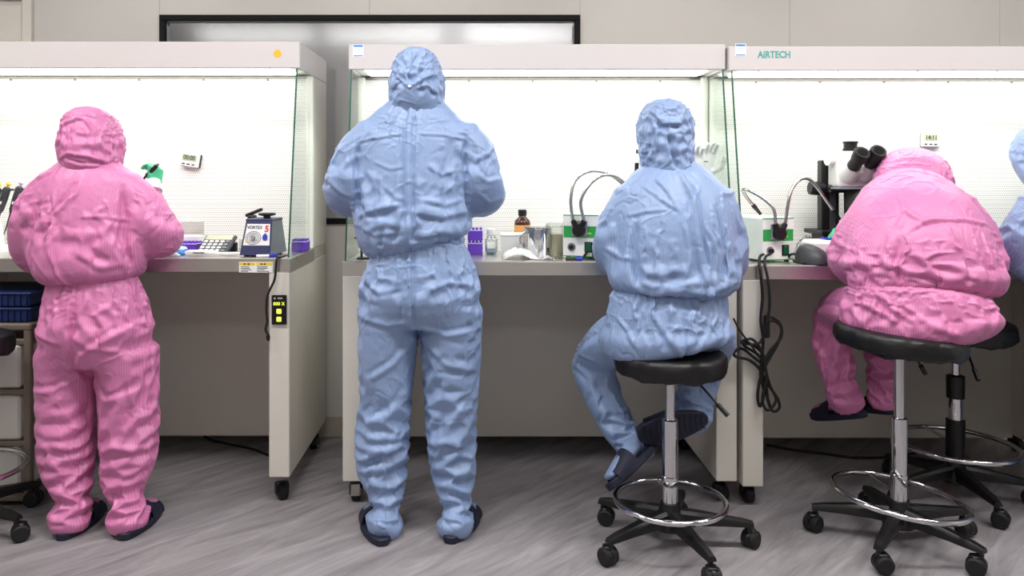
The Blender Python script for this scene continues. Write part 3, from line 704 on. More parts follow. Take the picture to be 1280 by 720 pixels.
def catmull(X, A, Q):
    n = len(X); m = len(Q); he = np.concatenate([Q[:, [0, 1]], Q[:, [1, 2]], Q[:, [2, 3]], Q[:, [3, 0]]]); he.sort(axis=1)
    key, inv = np.unique(he[:, 0] * n + he[:, 1], return_inverse=True); inv = inv.ravel(); a, b = key // n, key % n; ne = len(key); fidx = np.tile(np.arange(m), 4)
    FP = X[Q].mean(1); cnt = np.bincount(inv, minlength=ne)[:, None]; fs = np.stack([np.bincount(inv, FP[fidx, k], ne) for k in range(3)], 1)
    mid = (X[a] + X[b]) / 2; EP = np.where(cnt == 2, (X[a] + X[b] + fs) / (2 + cnt), mid)
    val = (np.bincount(a, minlength=n) + np.bincount(b, minlength=n))[:, None].astype(float)
    R_ = np.stack([np.bincount(a, mid[:, k], n) + np.bincount(b, mid[:, k], n) for k in range(3)], 1) / val
    fc_ = np.bincount(Q.ravel(), minlength=n)[:, None]; Fv = np.stack([np.bincount(Q.ravel(), np.repeat(FP[:, k], 4), n) for k in range(3)], 1) / fc_
    VP = (Fv + 2 * R_ + (val - 3) * X) / val
    X2 = np.concatenate([VP, EP, FP]); A2 = np.concatenate([A, (A[a] + A[b]) / 2, A[Q].mean(1)])
    e = [n + inv[k * m:(k + 1) * m] for k in range(4)]; f = n + ne + np.arange(m)
    Q2 = np.concatenate([np.stack([Q[:, 0], e[0], f, e[3]], 1), np.stack([e[0], Q[:, 1], e[1], f], 1), np.stack([f, e[1], Q[:, 2], e[2]], 1), np.stack([e[3], f, e[2], Q[:, 3]], 1)])
    return X2, A2, Q2
def garment(name, limbs, mt, parent, h=0.0045, crumple=0.003, creases=(), extra=None, seed=0, cuts=(), clip=None, iso=True, smooth_it=4, label=None, grow=1.0, kb=0.12, iters=70, hh=None, fine=1.0):
    hh = hh or 0.0094
    lo = np.min([L.S[:, :3].min(0) - L.S[:, 3:5].max() for L in limbs], 0) - 0.03; hi = np.max([L.S[:, :3].max(0) + L.S[:, 3:5].max() for L in limbs], 0) + 0.03
    fd = Field(lo, hi, hh)
    for L in limbs: fd.limb(L)
    for c_ in cuts: fd.ell(c_[0], c_[1], 0.006, c_[2], cut=True)
    V, Q = fd.mesh(); del fd
    V = smooth(V, Q, smooth_it); N = normals(V, Q)
    WT_ = np.zeros(len(V)); wv = np.zeros((len(V), 3)); AX = np.zeros((len(V), 3)); GA = np.zeros(len(V)); GT = np.zeros(len(V)); EN = np.zeros(len(V))
    for li, L in enumerate(limbs):
        bl = L.S[:, :3].min(0) - L.S[:, 3:5].max() - .05; bh = L.S[:, :3].max(0) + L.S[:, 3:5].max() + .05
        I = np.where(np.all((V > bl) & (V < bh), axis=1))[0]
        if len(I) == 0: continue
        P = V[I]; bb = np.full(len(I), 9.0); ss = np.zeros(len(I)); tt = np.zeros(len(I)); rr = np.full(len(I), .1); ax = np.zeros((len(I), 3))
        for i in range(len(L.S) - 1):
            d, a, t, r = seg_eval(P, L.S, i, L.cap, L.arc); m = d < bb; bb = np.where(m, d, bb); ss = np.where(m, a, ss); tt = np.where(m, t, tt); rr = np.where(m, r, rr)
            v = L.S[i + 1, :3] - L.S[i, :3]; ax[m] = v / np.linalg.norm(v)
        f = ss / L.len; wgt = np.exp(-np.maximum(bb, 0) / 0.012) * (bb < 0.1)
        pr = L.folds; xs = [k[0] for k in pr]                          # keys: (fraction, growth along, growth around, envelope)
        GA[I] += wgt * np.interp(f, xs, [k[1] for k in pr]); GT[I] += wgt * np.interp(f, xs, [k[2] for k in pr]); EN[I] += wgt * np.interp(f, xs, [k[3] for k in pr])
        AX[I] += wgt[:, None] * ax * (1 if ax[:, 2].sum() > 0 else -1); WT_[I] += wgt; wv[I] += wgt[:, None] * np.stack([tt * rr, ss, ss * 0], 1)
    WT_ += 1e-6; wv /= WT_[:, None]; GA /= WT_; GT /= WT_; EN /= WT_; EN = np.maximum(EN, .003); AX /= np.linalg.norm(AX, axis=1)[:, None] + 1e-9
    wq = gnoise(V * 6, seed + 3)[:, None]; var = 1 + 0.9 * gnoise(V * 5 + 3.3, seed + 44)      # slack is uneven over the garment
    n1 = gnoise(V * 7 + wq, seed + 11); n2 = gnoise(V * 15 + wq * 2, seed + 12)
    an = 1.0 * gnoise(V * 3.2 + 9.1, seed + 61) + 0.35 * np.tanh(4 * gnoise(V * 2.1, seed + 62)); AX = AX * np.cos(an)[:, None] + np.cross(N, AX) * np.sin(an)[:, None]      # folds run askew in places
    D = EN * (0.8 * n1 + 0.5 * n2)
    back = np.clip((-N[:, 1] - 0.05) * 3, 0, 1)
    def crease_field(V, back, wmin):
        D = np.zeros(len(V))
        for (pts, wd, amp, Yp) in creases:       # sewn seams and main folds of the back, as polylines in the x-z plane
            s0 = sc_at(Yp); pl = [np.array(((x - VX) / s0, CAMH - (y - VY) / s0)) for x, y in pts]; wm = max(wd / s0, wmin); best = np.full(len(V), 9.0); tt = np.zeros(len(V)); sg = np.ones(len(V)); nn = len(pl) - 1
            for i in range(nn):
                a, b = pl[i], pl[i + 1]; ab = b - a; qx = V[:, [0, 2]] - a; t = np.clip(qx @ ab / (ab @ ab), 0, 1); dd = qx - t[:, None] * ab; d = np.sqrt((dd ** 2).sum(1))
                m = d < best; sg = np.where(m, np.sign(qx[:, 0] * ab[1] - qx[:, 1] * ab[0]), sg); tt = np.where(m, (i + t) / nn, tt); best = np.minimum(best, d)
            tap = np.clip(np.sin(np.pi * np.clip(tt, 0.02, 0.98)) * 2.2, 0, 1); sd = best * sg / wm
            D += amp * (np.exp(-sd ** 2) - 0.55 * np.exp(-((sd - 1.5) / 0.9) ** 2)) * tap * back
        return D
    CD = crease_field(V, back, hh * 0.9)
    X = relax_cloth(V, Q, N, AX, np.maximum(GA * grow * var, 0), np.maximum(GT * grow * var, 0), EN, D + CD, iters, kb)
    if extra is not None: X = X + normals(X, Q) * extra(V, N)[:, None]
    X, wv, Q = catmull(X, V, Q)
    q = wv; wq = gnoise(q * 7, seed + 71)[:, None]; m1 = np.clip(gnoise(q * 6 + 5, seed + 72) * 2.5, 0, 1); m2 = np.clip(gnoise(q * 7 - 5, seed + 73) * 2.5, 0, 1)
    l1 = ridge(gnoise(q * np.array([9, 9, 15]) + wq * 1.3, seed + 74), .07); l2 = ridge(gnoise(q * np.array([22, 22, 12]) + wq * 1.5, seed + 75), .09)
    NX = normals(X, Q); X = X + NX * crease_field(wv, np.clip((-NX[:, 1] - 0.05) * 3, 0, 1), .0045)[:, None] * .85
    X = X + NX * (fine * (.0030 * l1 * m1 - .0026 * l2 * m2 + .0006 * gnoise(q * 38 + wq, seed + 76)))[:, None]
    return npobj(name, X, Q, mt, parent, wv, label)
def stn(px, py, Y, apx, b=None, u=None):
    s = sc_at(Y); a = apx / s; r = (W(px, py, Y), a, a if b is None else b)
    return r if u is None else r + (u,)
def gather(zc, wz, xc, yc, nper, amp, seed):       # vertical gathers around an elastic band
    def f(V, N):
        th = np.arctan2(V[:, 1] - yc, V[:, 0] - xc); e = np.exp(-((V[:, 2] - zc) / wz) ** 2)
        q = np.stack([np.cos(th) * nper / 6.28, np.sin(th) * nper / 6.28, V[:, 2] * 3], 1)
        return amp * e * (np.abs(gnoise(q, seed)) * 2.2 - 0.55) * (np.abs(N[:, 2]) < 0.75)
    return f
def band(zc, hw, depth):
    def f(V, N): return -depth * np.exp(-((V[:, 2] - zc) / hw) ** 2) * (np.abs(N[:, 2]) < 0.8)
    return f
# ---- slippers: local x = width, y = towards the toe, z = up, origin under the heel end
Yb = -0.15
FL = 0.262
def slipper_mesh(tread=False):
    out = []
    for k in range(36):
        a = 2 * math.pi * k / 36; y = -math.cos(a); x = math.copysign(abs(math.sin(a)) ** 0.62, math.sin(a))
        yy = (y + 1) / 2; wd = 0.043 + 0.012 * math.sin(min(1, max(0, (yy - .12) / .75)) * math.pi * .75)
        out.append((x * wd * (1 - 0.1 * (yy < .1)), yy * FL))
    sole = MB()
    n = len(out); V = []; lev = [(0.94, 0.0), (1.0, 0.004), (1.0, 0.022), (0.93, 0.026)]
    for (s_, z) in lev:
        for (x, y) in out: V.append((x * s_, (y - FL / 2) * (0.5 + s_ / 2) + FL / 2, z + 0.006 * max(0, (y / FL - 0.8)) * 5 * (y / FL > .8)))
    F = [tuple(range(n))] + [tuple(3 * n + k for k in range(n))[::-1]]
    for i in range(3):
        for k in range(n): l = (k + 1) % n; F.append((i * n + l, i * n + k, (i + 1) * n + k, (i + 1) * n + l))
    sole.add(V, F, True)
    tr = MB()
    for j in range(12):
        y = 0.02 + j * 0.0205; wd = 0.030 + 0.012 * math.sin(min(1, max(0, (y / FL - .12) / .75)) * math.pi * .75)
        tr.tube([(-wd, y, 0.0), (-wd * .5, y + 0.006, -0.001), (wd * .5, y + 0.006, -0.001), (wd, y, 0.0)], 0.0028, 6)
    strap = MB(); P = []
    ny, na = 7, 17; y0, y1 = FL * 0.50, FL * 0.86
    for i in range(ny):
        y = y0 + (y1 - y0) * i / (ny - 1); hh = 0.082 - 0.030 * i / (ny - 1); ww = 0.051 - 0.004 * i / (ny - 1)
        for q in (0, 1):
            for k in range(na):
                a = math.pi * k / (na - 1); e = 0.004 * q; P.append(((ww + e) * math.cos(a), y, 0.012 + (hh - 0.012 + e) * math.sin(a) ** 0.8))
    F = []
    for i in range(ny - 1):
        for q in (0, 1):
            for k in range(na - 1):
                a = (i * 2 + q) * na + k; b = ((i + 1) * 2 + q) * na + k; f = (a, a + 1, b + 1, b); F.append(f if q else f[::-1])
    for i in (0, ny - 1):
        for k in range(na - 1):
            a = (i * 2) * na + k; b = (i * 2 + 1) * na + k; F.append((a, b, b + 1, a + 1) if i else (a, a + 1, b + 1, b))
    strap.add(P, F, True)
    return sole, strap, tr
def xf(mb, Mx):
    mb.V = [tuple(Mx @ Vector(v)) for v in mb.V]; return mb
def frame_from(heel, toe, up):
    y = (Vector(toe) - Vector(heel)).normalized(); z = Vector(up); z = (z - y * z.dot(y)).normalized(); x = y.cross(z)
    return Matrix(((x.x, y.x, z.x, heel[0]), (x.y, y.y, z.y, heel[1]), (x.z, y.z, z.z, heel[2]), (0, 0, 0, 1)))
def add_slipper(parent, Mx, tread=False):
    so, stp, tr = slipper_mesh()
    s = part('slipper', xf(so, Mx), M['slipper'], parent, world=True)
    part('strap', xf(stp, Mx), M['slipper'], s, world=True)
    if tread: part('tread', xf(tr, Mx), M['sole'], s, world=True)
def foot_limb(Mx, r=1.0):
    P = lambda x, y, z: np.array(Mx @ Vector((x, y, z))); u = tuple((Mx.to_3x3() @ Vector((1, 0, 0))))
    return Limb([(P(0, 0.045, 0.066), 0.032 * r, 0.032 * r), (P(0, 0.09, 0.066), 0.039 * r, 0.034 * r), (P(0, 0.16, 0.056), 0.042, 0.026), (P(0, 0.225, 0.046), 0.038, 0.018)], (0.03, 0.02), 0.02, 3, [(0, .05, .03, .004), (1, .05, .03, .003)], u=u)
# ---- gloved hand: palm + five bent fingers
def hand(parent, wrist, d, nrm, side, curl=0.9, mt='glove', sc_=1.0, thumb=1.0):
    d = np.array(d, float); d /= np.linalg.norm(d); nrm = np.array(nrm, float); nrm -= d * (nrm @ d); nrm /= np.linalg.norm(nrm); lat = np.cross(d, nrm) * side
    wrist = np.array(wrist, float); C = lambda l, f, n: wrist + (lat * l + d * f + nrm * n) * sc_
    Ls = [Limb([(C(0, -0.03, 0), .027, .022), (C(0, 0.0, 0), .027, .02), (C(0.0, .045, .0), .038, .016), (C(0, .085, .003), .041, .014)], (.012, .008), .008, 3, u=tuple(lat))]
    for j, (l, ln, r) in enumerate(((-.031, .072, .0085), (-.010, .080, .009), (.011, .076, .009), (.031, .060, .008))):
        p = C(l, .078, .002); st = [(p, r * 1.05, r * 1.05)]; a = 0.15
        for q, (fr_, da) in enumerate(((.44, .75), (.30, .85), (.26, .55))):
            a += da * curl * (1 + .06 * j); p = p + (d * math.cos(a) + nrm * math.sin(a) + lat * (l * 1.2)) * ln * fr_ * sc_; st.append((p, r * (1 - .06 * (q + 1)), r * (1 - .06 * (q + 1))))
        Ls.append(Limb(st, (.008, .008), .005, 3, u=tuple(lat)))
    p = C(-.028, .015, .008); st = [(p, .013, .013)]
    for (fl, fd, fn, ln, r) in ((-.8, .5, .4, .035, .0125), (-.35, .85, .45, .03, .0105), (.0, .9, .55, .025, .009)):
        v = lat * fl + d * fd + nrm * fn * thumb; p = p + v / np.linalg.norm(v) * ln * sc_; st.append((p, r, r))
    Ls.append(Limb(st, (.01, .008), .006, 3, u=tuple(lat)))
    lo = np.min([L.S[:, :3].min(0) for L in Ls], 0) - .05; hi = np.max([L.S[:, :3].max(0) for L in Ls], 0) + .05; fd = Field(lo, hi, 0.0030)
    for L in Ls: fd.limb(L)
    V, Q = fd.mesh(); V = smooth(V, Q, 1); N = normals(V, Q); V = V + N * (0.0007 * gnoise(V * 90, 5))[:, None]
    return npobj('glove', V, Q, M[mt], parent)
# ---- head with face, on a continuous body
def face_basis(f):
    f = np.array(f, float); f /= np.linalg.norm(f); r = np.cross(f, [0, 0, 1.0]); r /= np.linalg.norm(r); u = np.cross(r, f); return r, f, u
def body_and_face(P, limbs, hc, f, neck, ncap=0.02):
    r, f, u = face_basis(f); hc = np.array(hc, float); R = np.stack([r, f, u], 1); at = lambda x, y, z: hc + r * x + f * y + u * z
    ls = [L.shrink(0.016, 0.80) for L in limbs]
    lo = np.min([L.S[:, :3].min(0) - L.S[:, 3:5].max() for L in ls] + [hc - .16], 0) - 0.02; hi = np.max([L.S[:, :3].max(0) + L.S[:, 3:5].max() for L in ls] + [hc + .16], 0) + 0.02
    fd = Field(lo, hi, 0.0095)
    for L in ls: fd.limb(L)
    fd.limb(Limb([(np.array(neck, float), .055, .055), (at(0, -.01, -.05), .052, .056)], (.02, .02), .03, 3))
    fd.ell(at(0, -.012, .008), (.070, .088, .086), .02, R); fd.ell(at(0, .03, -.045), (.056, .060, .062), .025, R)
    for sx in (-1, 1):
        fd.ell(at(.031 * sx, .083, .012), (.017, .012, .011), .006, R, cut=True); fd.ell(at(.073 * sx, -.012, -.005), (.009, .02, .03), .006, R)
    fd.limb(Limb([(at(0, .078, .014), .009, .009), (at(0, .100, -.018), .013, .013)], (.006, .008), .012, 3))
    fd.ell(at(0, .085, -.052), (.022, .010, .008), .006, R)
    V, Q = fd.mesh(); V = smooth(V, Q, 2); b = npobj('body', V, Q, M['skin'], P)
    for sx in (-1, 1):
        c = at(.031 * sx, .070, .012); part('eye', MB().lathe([(0.0005, -.0115), (.008, -.0085), (.0115, 0), (.008, .0085), (.0005, .0115)], 14, tuple(c)), M['eye'], b, world=True)
    m = Field(hc - .15, hc + .15, 0.005); m.ell(at(0, .042, -.045), (.068, .074, .062), .01, R); m.ell(at(0, .085, -.02), (.03, .03, .03), .02, R); m.ell(at(0, -.05, -.03), (.2, .085, .2), .004, R, cut=True)
    V, Q = m.mesh(); V = smooth(V, Q, 1); npobj('face_mask', V, Q, M['mask'], P)
    return at, R
def hood(P, st, mt, hc, f, seed, amp=1.0, creases=(), k=.03, cap=(.03, .072), cutr=(.062, .10, .085), cuty=.115):
    r, f, u = face_basis(f); R = np.stack([r, f, u], 1); c = np.array(hc) + f * cuty
    L = Limb(st, cap, k, 4, [(0, .11 * amp, .13 * amp, .008), (1, .11 * amp, .12 * amp, .0075)])
    return garment('hood', [L], mt, P, 0, 0, creases, seed=seed, cuts=[(c, cutr, R)], smooth_it=2, fine=1.4, hh=0.0078, kb=.10)
SL = [(0, .05, .06, .010), (.3, .09, .07, .013), (.5, .18, .08, .016), (.75, .16, .08, .013), (1, .2, .1, .008)]
TO = [(0, .03, .20, .007), (.12, .14, .12, .014), (.3, .07, .07, .012), (.7, .045, .055, .009), (1, .05, .10, .006)]
def LG(n=1.0, bunch=.78): return [(0, .07, .06, .010), (.35, .11, .06, .014), (.6, .14, .06, .015), (bunch, .26, .09, .015), (1, .34, .12, .011)]
PE = [(0, .02, .20, .006), (.3, .07, .14, .012), (1, .08, .08, .012)]
def both(*fs): return lambda V, N: sum(f(V, N) for f in fs)
# ================================================================ PERSON A: pink, standing at the left bench
Yb = -0.15
PA = thing('person', 'person in a pink hooded coverall standing at the left bench, green glove raised', 'person', (-1.38, Yb, 0))
torso = Limb([stn(115, 352, Yb, 49, .115), stn(115, 343, Yb, 55, .135), stn(114, 330, Yb, 67, .16), stn(113, 300, Yb, 74, .165), stn(112, 265, Yb, 72, .155), stn(113, 236, Yb, 63, .125), stn(115, 216, Yb, 44, .09), stn(116, 200, Yb + .01, 30, .075), stn(116, 190, Yb + .02, 28, .075)], (.012, .01), .03, 4, TO)
armL = Limb([stn(72, 232, Yb, 26), stn(52, 252, Yb, 30), stn(44, 284, Yb + .02, 29), stn(50, 312, Yb + .07, 28), stn(74, 316, .03, 24), stn(92, 300, .10, 17), stn(100, 290, .15, 13)], (.02, .01), .035, 4, SL)
armR = Limb([stn(156, 232, Yb, 25), stn(176, 250, Yb, 27), stn(194, 278, Yb + .02, 30), stn(199, 293, Yb + .06, 27), stn(198, 280, -.02, 22), stn(193, 252, .04, 16), stn(190, 235, .07, 11)], (.02, .01), .03, 4, SL)
hem = both(gather(W(0, 343, Yb)[2], .03, PA.location.x, Yb, 60, .006, 3), gather(W(0, 205, Yb)[2], .03, PA.location.x, Yb, 40, .003, 5))
crA = [([(125, 205), (118, 235), (92, 260), (90, 300), (105, 335), (112, 345)], 3.2, .009, Yb), ([(60, 250), (85, 245), (95, 268)], 3, -.005, Yb), ([(122, 262), (150, 262), (180, 268)], 2.5, .004, Yb), ([(60, 300), (95, 340)], 4, .006, Yb), ([(100, 250), (93, 275), (78, 290)], 3, .006, Yb),
       ([(118, 208), (100, 236), (88, 262)], 3, .006, Yb), ([(165, 225), (172, 265), (165, 300), (175, 325)], 3, -.008, Yb), ([(120, 300), (150, 322), (170, 318)], 4, .005, Yb), ([(45, 225), (58, 215), (80, 207)], 2.5, .006, Yb), ([(66, 238), (58, 285), (64, 328)], 3.4, -.013, Yb), ([(166, 228), (168, 262), (172, 300), (176, 325)], 3.2, -.010, Yb)]
garment('jacket', [torso, armL, armR], M['pinkf'], PA, .0045, .0034, crA, hem, 1)
fA = []; 
for (h_, t_) in (((75, 677), (127, 634)), ((152, 677), (196, 635))):
    hg = G(*h_); tg = G(*t_); Mx = frame_from(tuple(hg), tuple(tg), (0, 0, 1)); add_slipper(PA, Mx); fA.append(foot_limb(Mx))
pel = Limb([stn(116, 340, Yb, 46, .105), stn(116, 350, Yb, 54, .12), stn(118, 372, Yb - .01, 63, .145), stn(120, 405, Yb - .01, 69, .155), stn(121, 440, Yb, 67, .13)], (.01, .03), .03, 4, PE)
lL = Limb([stn(86, 432, Yb, 36, .12), stn(84, 475, Yb, 34, .11), stn(83, 525, Yb - .01, 33, .10), stn(84, 570, Yb - .02, 31, .095), stn(88, 596, Yb - .04, 25, .08), stn(92, 616, Yb - .06, 20, .065), stn(88, 638, Yb - .07, 24, .07), stn(87, 657, Yb - .08, 21, .06)], (.03, .02), .03, 4, LG())
lR = Limb([stn(157, 432, Yb, 37, .12), stn(160, 475, Yb, 35, .11), stn(162, 525, Yb - .01, 34, .10), stn(161, 565, Yb - .02, 32, .095), stn(156, 596, Yb - .04, 25, .08), stn(158, 616, Yb - .06, 20, .065), stn(159, 642, Yb - .07, 24, .07), stn(161, 657, Yb - .08, 21, .06)], (.03, .02), .03, 4, LG())
crT = [([(118, 360), (118, 400), (112, 440), (118, 470)], 3, -.010, Yb), ([(50, 395), (75, 405), (105, 412)], 3, .006, Yb), ([(190, 390), (160, 405), (128, 425), (118, 440)], 4, .009, Yb), ([(115, 455), (90, 470), (55, 475)], 3.5, .008, Yb), ([(125, 455), (150, 478), (190, 465)], 4, -.007, Yb), ([(118, 400), (135, 415), (170, 425)], 4, .006, Yb), ([(60, 545), (85, 535), (112, 545)], 4, .007, Yb), ([(138, 548), (160, 538), (190, 545)], 4, .007, Yb)]
garment('trousers', [pel, lL, lR] + fA, M['pinkf'], PA, .0045, .003, crT, gather(W(0, 350, Yb)[2], .04, PA.location.x, Yb, 56, .007, 9), 2)
hcA = W(115, 176, Yb + .04)
hood(PA, [stn(115, 220, Yb, 33, .075), stn(115, 206, Yb, 34, .09), stn(114, 190, Yb + .01, 37, .115), stn(114, 172, Yb + .02, 38, .125), stn(114, 157, Yb + .03, 34, .12)], M['pinkf'], hcA, (.35, 1, -.3), 21, creases=[([(82, 165), (95, 150), (118, 143)], 2.5, .006, Yb), ([(88, 195), (104, 188), (128, 192), (146, 200)], 2.2, .006, Yb), ([(94, 193), (104, 175), (100, 155)], 2.2, .005, Yb), ([(120, 145), (132, 160), (130, 185)], 2.2, .005, Yb), ([(96, 193), (118, 200), (140, 200)], 2, -.005, Yb), ([(84, 185), (92, 172), (88, 155)], 2, -.005, Yb)])
allA = [torso, armL, armR, pel, lL, lR] + fA
body_and_face(PA, allA, hcA, (.35, 1, -.3), W(115, 205, Yb))
part('hood_snap', MB().lathe([(.006, -.003), (.006, .003), (.003, .005)], 12, tuple(W(94, 193, Yb - .105))), M['white'], PA, world=True)
part('sleeve_cuff', MB().tube([W(191, 240, .055), W(190, 232, .07), W(190, 226, .078)], [.036, .034, .03], 18), M['paper'], PA, world=True, label='white knitted cuff')
hand(PA, W(191, 233, .075), (.1, .25, 1), (-.75, .3, .1), 1, .85, sc_=.82)
hand(PA, W(104, 286, .16), (.3, .8, .3), (.3, -.2, -1), -1, .8)
pt = thing('micropipette', 'small black pipette held in the raised green glove of the standing person in pink', 'pipette', tuple(W(186, 216, .085)))
pa, pb = W(177, 226, .06), W(196, 207, .06)
part('barrel', MB().tube([pa, pa + (pb - pa) * .3, pa + (pb - pa) * .35, pb], [.003, .005, .0085, .0085], 12), M['black'], pt, world=True)
part('plunger', MB().tube([pb, pb + (pb - pa) * .12], [.004, .006], 10), M['grey'], pt, world=True)

# ================================================================ PERSON B: blue, standing tall
PB = thing('person', 'tall person in a pale blue hooded coverall standing at the middle bench', 'person', (-.24, Yb, 0))
torso = Limb([stn(524, 309, Yb, 54, .12), stn(523, 301, Yb, 59, .135), stn(520, 290, Yb, 70, .16), stn(516, 262, Yb, 74, .165), stn(516, 225, Yb, 75, .155), stn(518, 190, Yb, 75, .135), stn(520, 162, Yb, 66, .11), stn(521, 143, Yb, 47, .09), stn(522, 126, Yb, 31, .08), stn(522, 116, Yb + .01, 28, .08)], (.012, .01), .03, 4, TO)
armL = Limb([stn(468, 170, Yb, 29), stn(446, 192, Yb, 31), stn(437, 222, Yb, 30), stn(437, 240, Yb + .05, 28), stn(450, 240, .0, 22), stn(470, 236, .08, 16), stn(482, 232, .14, 12)], (.02, .01), .035, 4, SL)
armR = Limb([stn(573, 168, Yb, 29), stn(592, 190, Yb, 31), stn(600, 222, Yb, 30), stn(601, 240, Yb + .05, 28), stn(588, 242, .0, 22), stn(570, 238, .08, 16), stn(556, 234, .14, 12)], (.02, .01), .035, 4, SL)
crB = [([(516, 118), (514, 150), (513, 200), (515, 250), (514, 298)], 2.6, .010, Yb), ([(523, 125), (521, 150), (520, 200), (521, 250), (521, 296)], 2.2, -.008, Yb), ([(446, 172), (480, 166), (512, 163)], 2, .0035, Yb), ([(522, 163), (560, 164), (588, 170)], 2, .0035, Yb), ([(448, 262), (480, 252), (508, 246)], 3.5, .007, Yb), ([(452, 250), (470, 262), (500, 262)], 3, -.004, Yb),
       ([(524, 255), (555, 262), (586, 255)], 3.5, .006, Yb), ([(584, 165), (582, 195), (584, 230), (588, 268)], 3.4, -.016, Yb), ([(452, 170), (449, 200), (449, 235), (448, 268)], 3.4, -.016, Yb), ([(448, 270), (475, 282), (512, 278)], 3, .005, Yb), ([(528, 240), (560, 248), (584, 240)], 3, .004, Yb), ([(470, 196), (492, 205), (510, 202)], 2.4, .003, Yb), ([(535, 200), (556, 212), (578, 205)], 2.4, .003, Yb), ([(505, 135), (494, 150), (488, 158)], 2, -.004, Yb), ([(500, 128), (492, 140), (484, 150)], 2, .005, Yb), ([(505, 125), (498, 150), (490, 170)], 2.5, .005, Yb), ([(530, 128), (527, 150), (529, 180)], 2.5, .004, Yb), ([(595, 195), (612, 185), (620, 175)], 3, .006, Yb), ([(596, 230), (612, 245), (626, 238)], 3, .006, Yb), ([(415, 215), (430, 232), (442, 238)], 3, .006, Yb), ([(598, 205), (610, 215), (626, 210)], 3, -.005, Yb), ([(460, 280), (490, 268), (510, 275)], 4, .005, Yb), ([(528, 285), (555, 278), (585, 285)], 4, .006, Yb), ([(480, 222), (500, 238), (512, 240)], 3, .004, Yb)]
hem = both(gather(W(0, 301, Yb)[2], .03, PB.location.x, Yb, 60, .006, 13), gather(W(0, 122, Yb)[2], .03, PB.location.x, Yb, 36, .003, 15))
garment('jacket', [torso, armL, armR], M['bluef'], PB, .0045, .003, crB, hem, 3)
fB = []
for (h_, t_) in (((479, 684), (462, 640)), ((561, 681), (596, 634))):
    Mx = frame_from(tuple(G(*h_)), tuple(G(*t_)), (0, 0, 1)); add_slipper(PB, Mx); fB.append(foot_limb(Mx))
pel = Limb([stn(525, 297, Yb, 50, .105), stn(525, 308, Yb, 59, .125), stn(525, 330, Yb - .01, 68, .145), stn(525, 362, Yb - .01, 75, .155), stn(525, 392, Yb, 74, .13)], (.01, .03), .03, 4, PE)
lL = Limb([stn(487, 380, Yb, 37, .12), stn(485, 425, Yb, 36, .11), stn(482, 475, Yb, 33, .10), stn(479, 525, Yb - .01, 33, .095), stn(478, 572, Yb - .02, 32, .09), stn(482, 602, Yb - .04, 24, .078), stn(482, 630, Yb - .07, 18, .062), stn(482, 650, Yb - .09, 21, .066), stn(479, 664, Yb - .10, 19, .055)], (.03, .02), .022, 4, LG(bunch=.8))
lR = Limb([stn(563, 380, Yb, 38, .12), stn(564, 425, Yb, 37, .11), stn(564, 475, Yb, 34, .10), stn(564, 525, Yb - .01, 31, .095), stn(566, 570, Yb - .02, 29, .09), stn(568, 602, Yb - .04, 23, .078), stn(570, 630, Yb - .07, 18, .062), stn(569, 650, Yb - .09, 22, .066), stn(568, 664, Yb - .10, 19, .055)], (.03, .02), .022, 4, LG(bunch=.8))
crT = [([(521, 305), (520, 340), (521, 372), (522, 400)], 2.6, -.009, Yb), ([(515, 308), (517, 335), (520, 360)], 3, .006, Yb), ([(452, 385), (490, 392), (518, 388)], 4, .007, Yb), ([(598, 400), (560, 405), (528, 395)], 4, .008, Yb), ([(520, 410), (495, 440), (462, 462)], 4, .008, Yb), ([(530, 410), (560, 440), (595, 450)], 4, .007, Yb), ([(512, 470), (490, 500), (456, 512)], 4, .007, Yb), ([(452, 560), (475, 545), (508, 540)], 4, .008, Yb), ([(536, 540), (560, 532), (594, 545)], 4, .008, Yb), ([(540, 580), (565, 575), (590, 590)], 4, -.007, Yb), ([(505, 510), (480, 560), (465, 590)], 3.5, .006, Yb), ([(455, 340), (480, 352), (510, 345)], 3, .005, Yb), ([(535, 350), (565, 340), (590, 345)], 3, .004, Yb), ([(590, 480), (570, 500), (545, 545)], 3.5, .006, Yb)]
garment('trousers', [pel, lL, lR] + fB, M['bluef'], PB, .0045, .003, crT, gather(W(0, 308, Yb)[2], .04, PB.location.x, Yb, 56, .007, 19), 4)
hcB = W(521, 104, Yb + .035)
hood(PB, [stn(521, 142, Yb, 34, .075), stn(521, 127, Yb, 34, .09), stn(521, 111, Yb + .01, 35, .115), stn(521, 97, Yb + .02, 35, .125), stn(521, 82, Yb + .03, 30, .115)], M['bluef'], hcB, (.55, 1, -.35), 22, cuty=.105, creases=[([(513, 108), (512, 92), (518, 75), (524, 62)], 2.2, .006, Yb), ([(514, 108), (500, 95), (492, 82)], 2.2, .006, Yb), ([(516, 108), (532, 98), (548, 90)], 2.2, .006, Yb), ([(515, 82), (510, 92), (521, 104)], 2, -.006, Yb), ([(490, 110), (503, 100), (512, 106)], 2, .005, Yb), ([(520, 110), (536, 106), (550, 116)], 2.2, .006, Yb), ([(500, 70), (508, 82), (506, 95)], 2, -.005, Yb), ([(505, 112), (498, 120), (492, 130)], 2, .005, Yb)])
body_and_face(PB, [torso, armL, armR, pel, lL, lR] + fB, hcB, (.55, 1, -.35), W(521, 125, Yb))
part('hood_snap', MB().lathe([(.006, -.003), (.006, .003), (.003, .005)], 12, tuple(W(512, 108, Yb - .105))), M['white'], PB, world=True)
hand(PB, W(490, 230, .17), (.5, .8, 0), (.2, 0, -1), -1, .8); hand(PB, W(548, 232, .17), (-.5, .8, 0), (-.2, 0, -1), 1, .8)

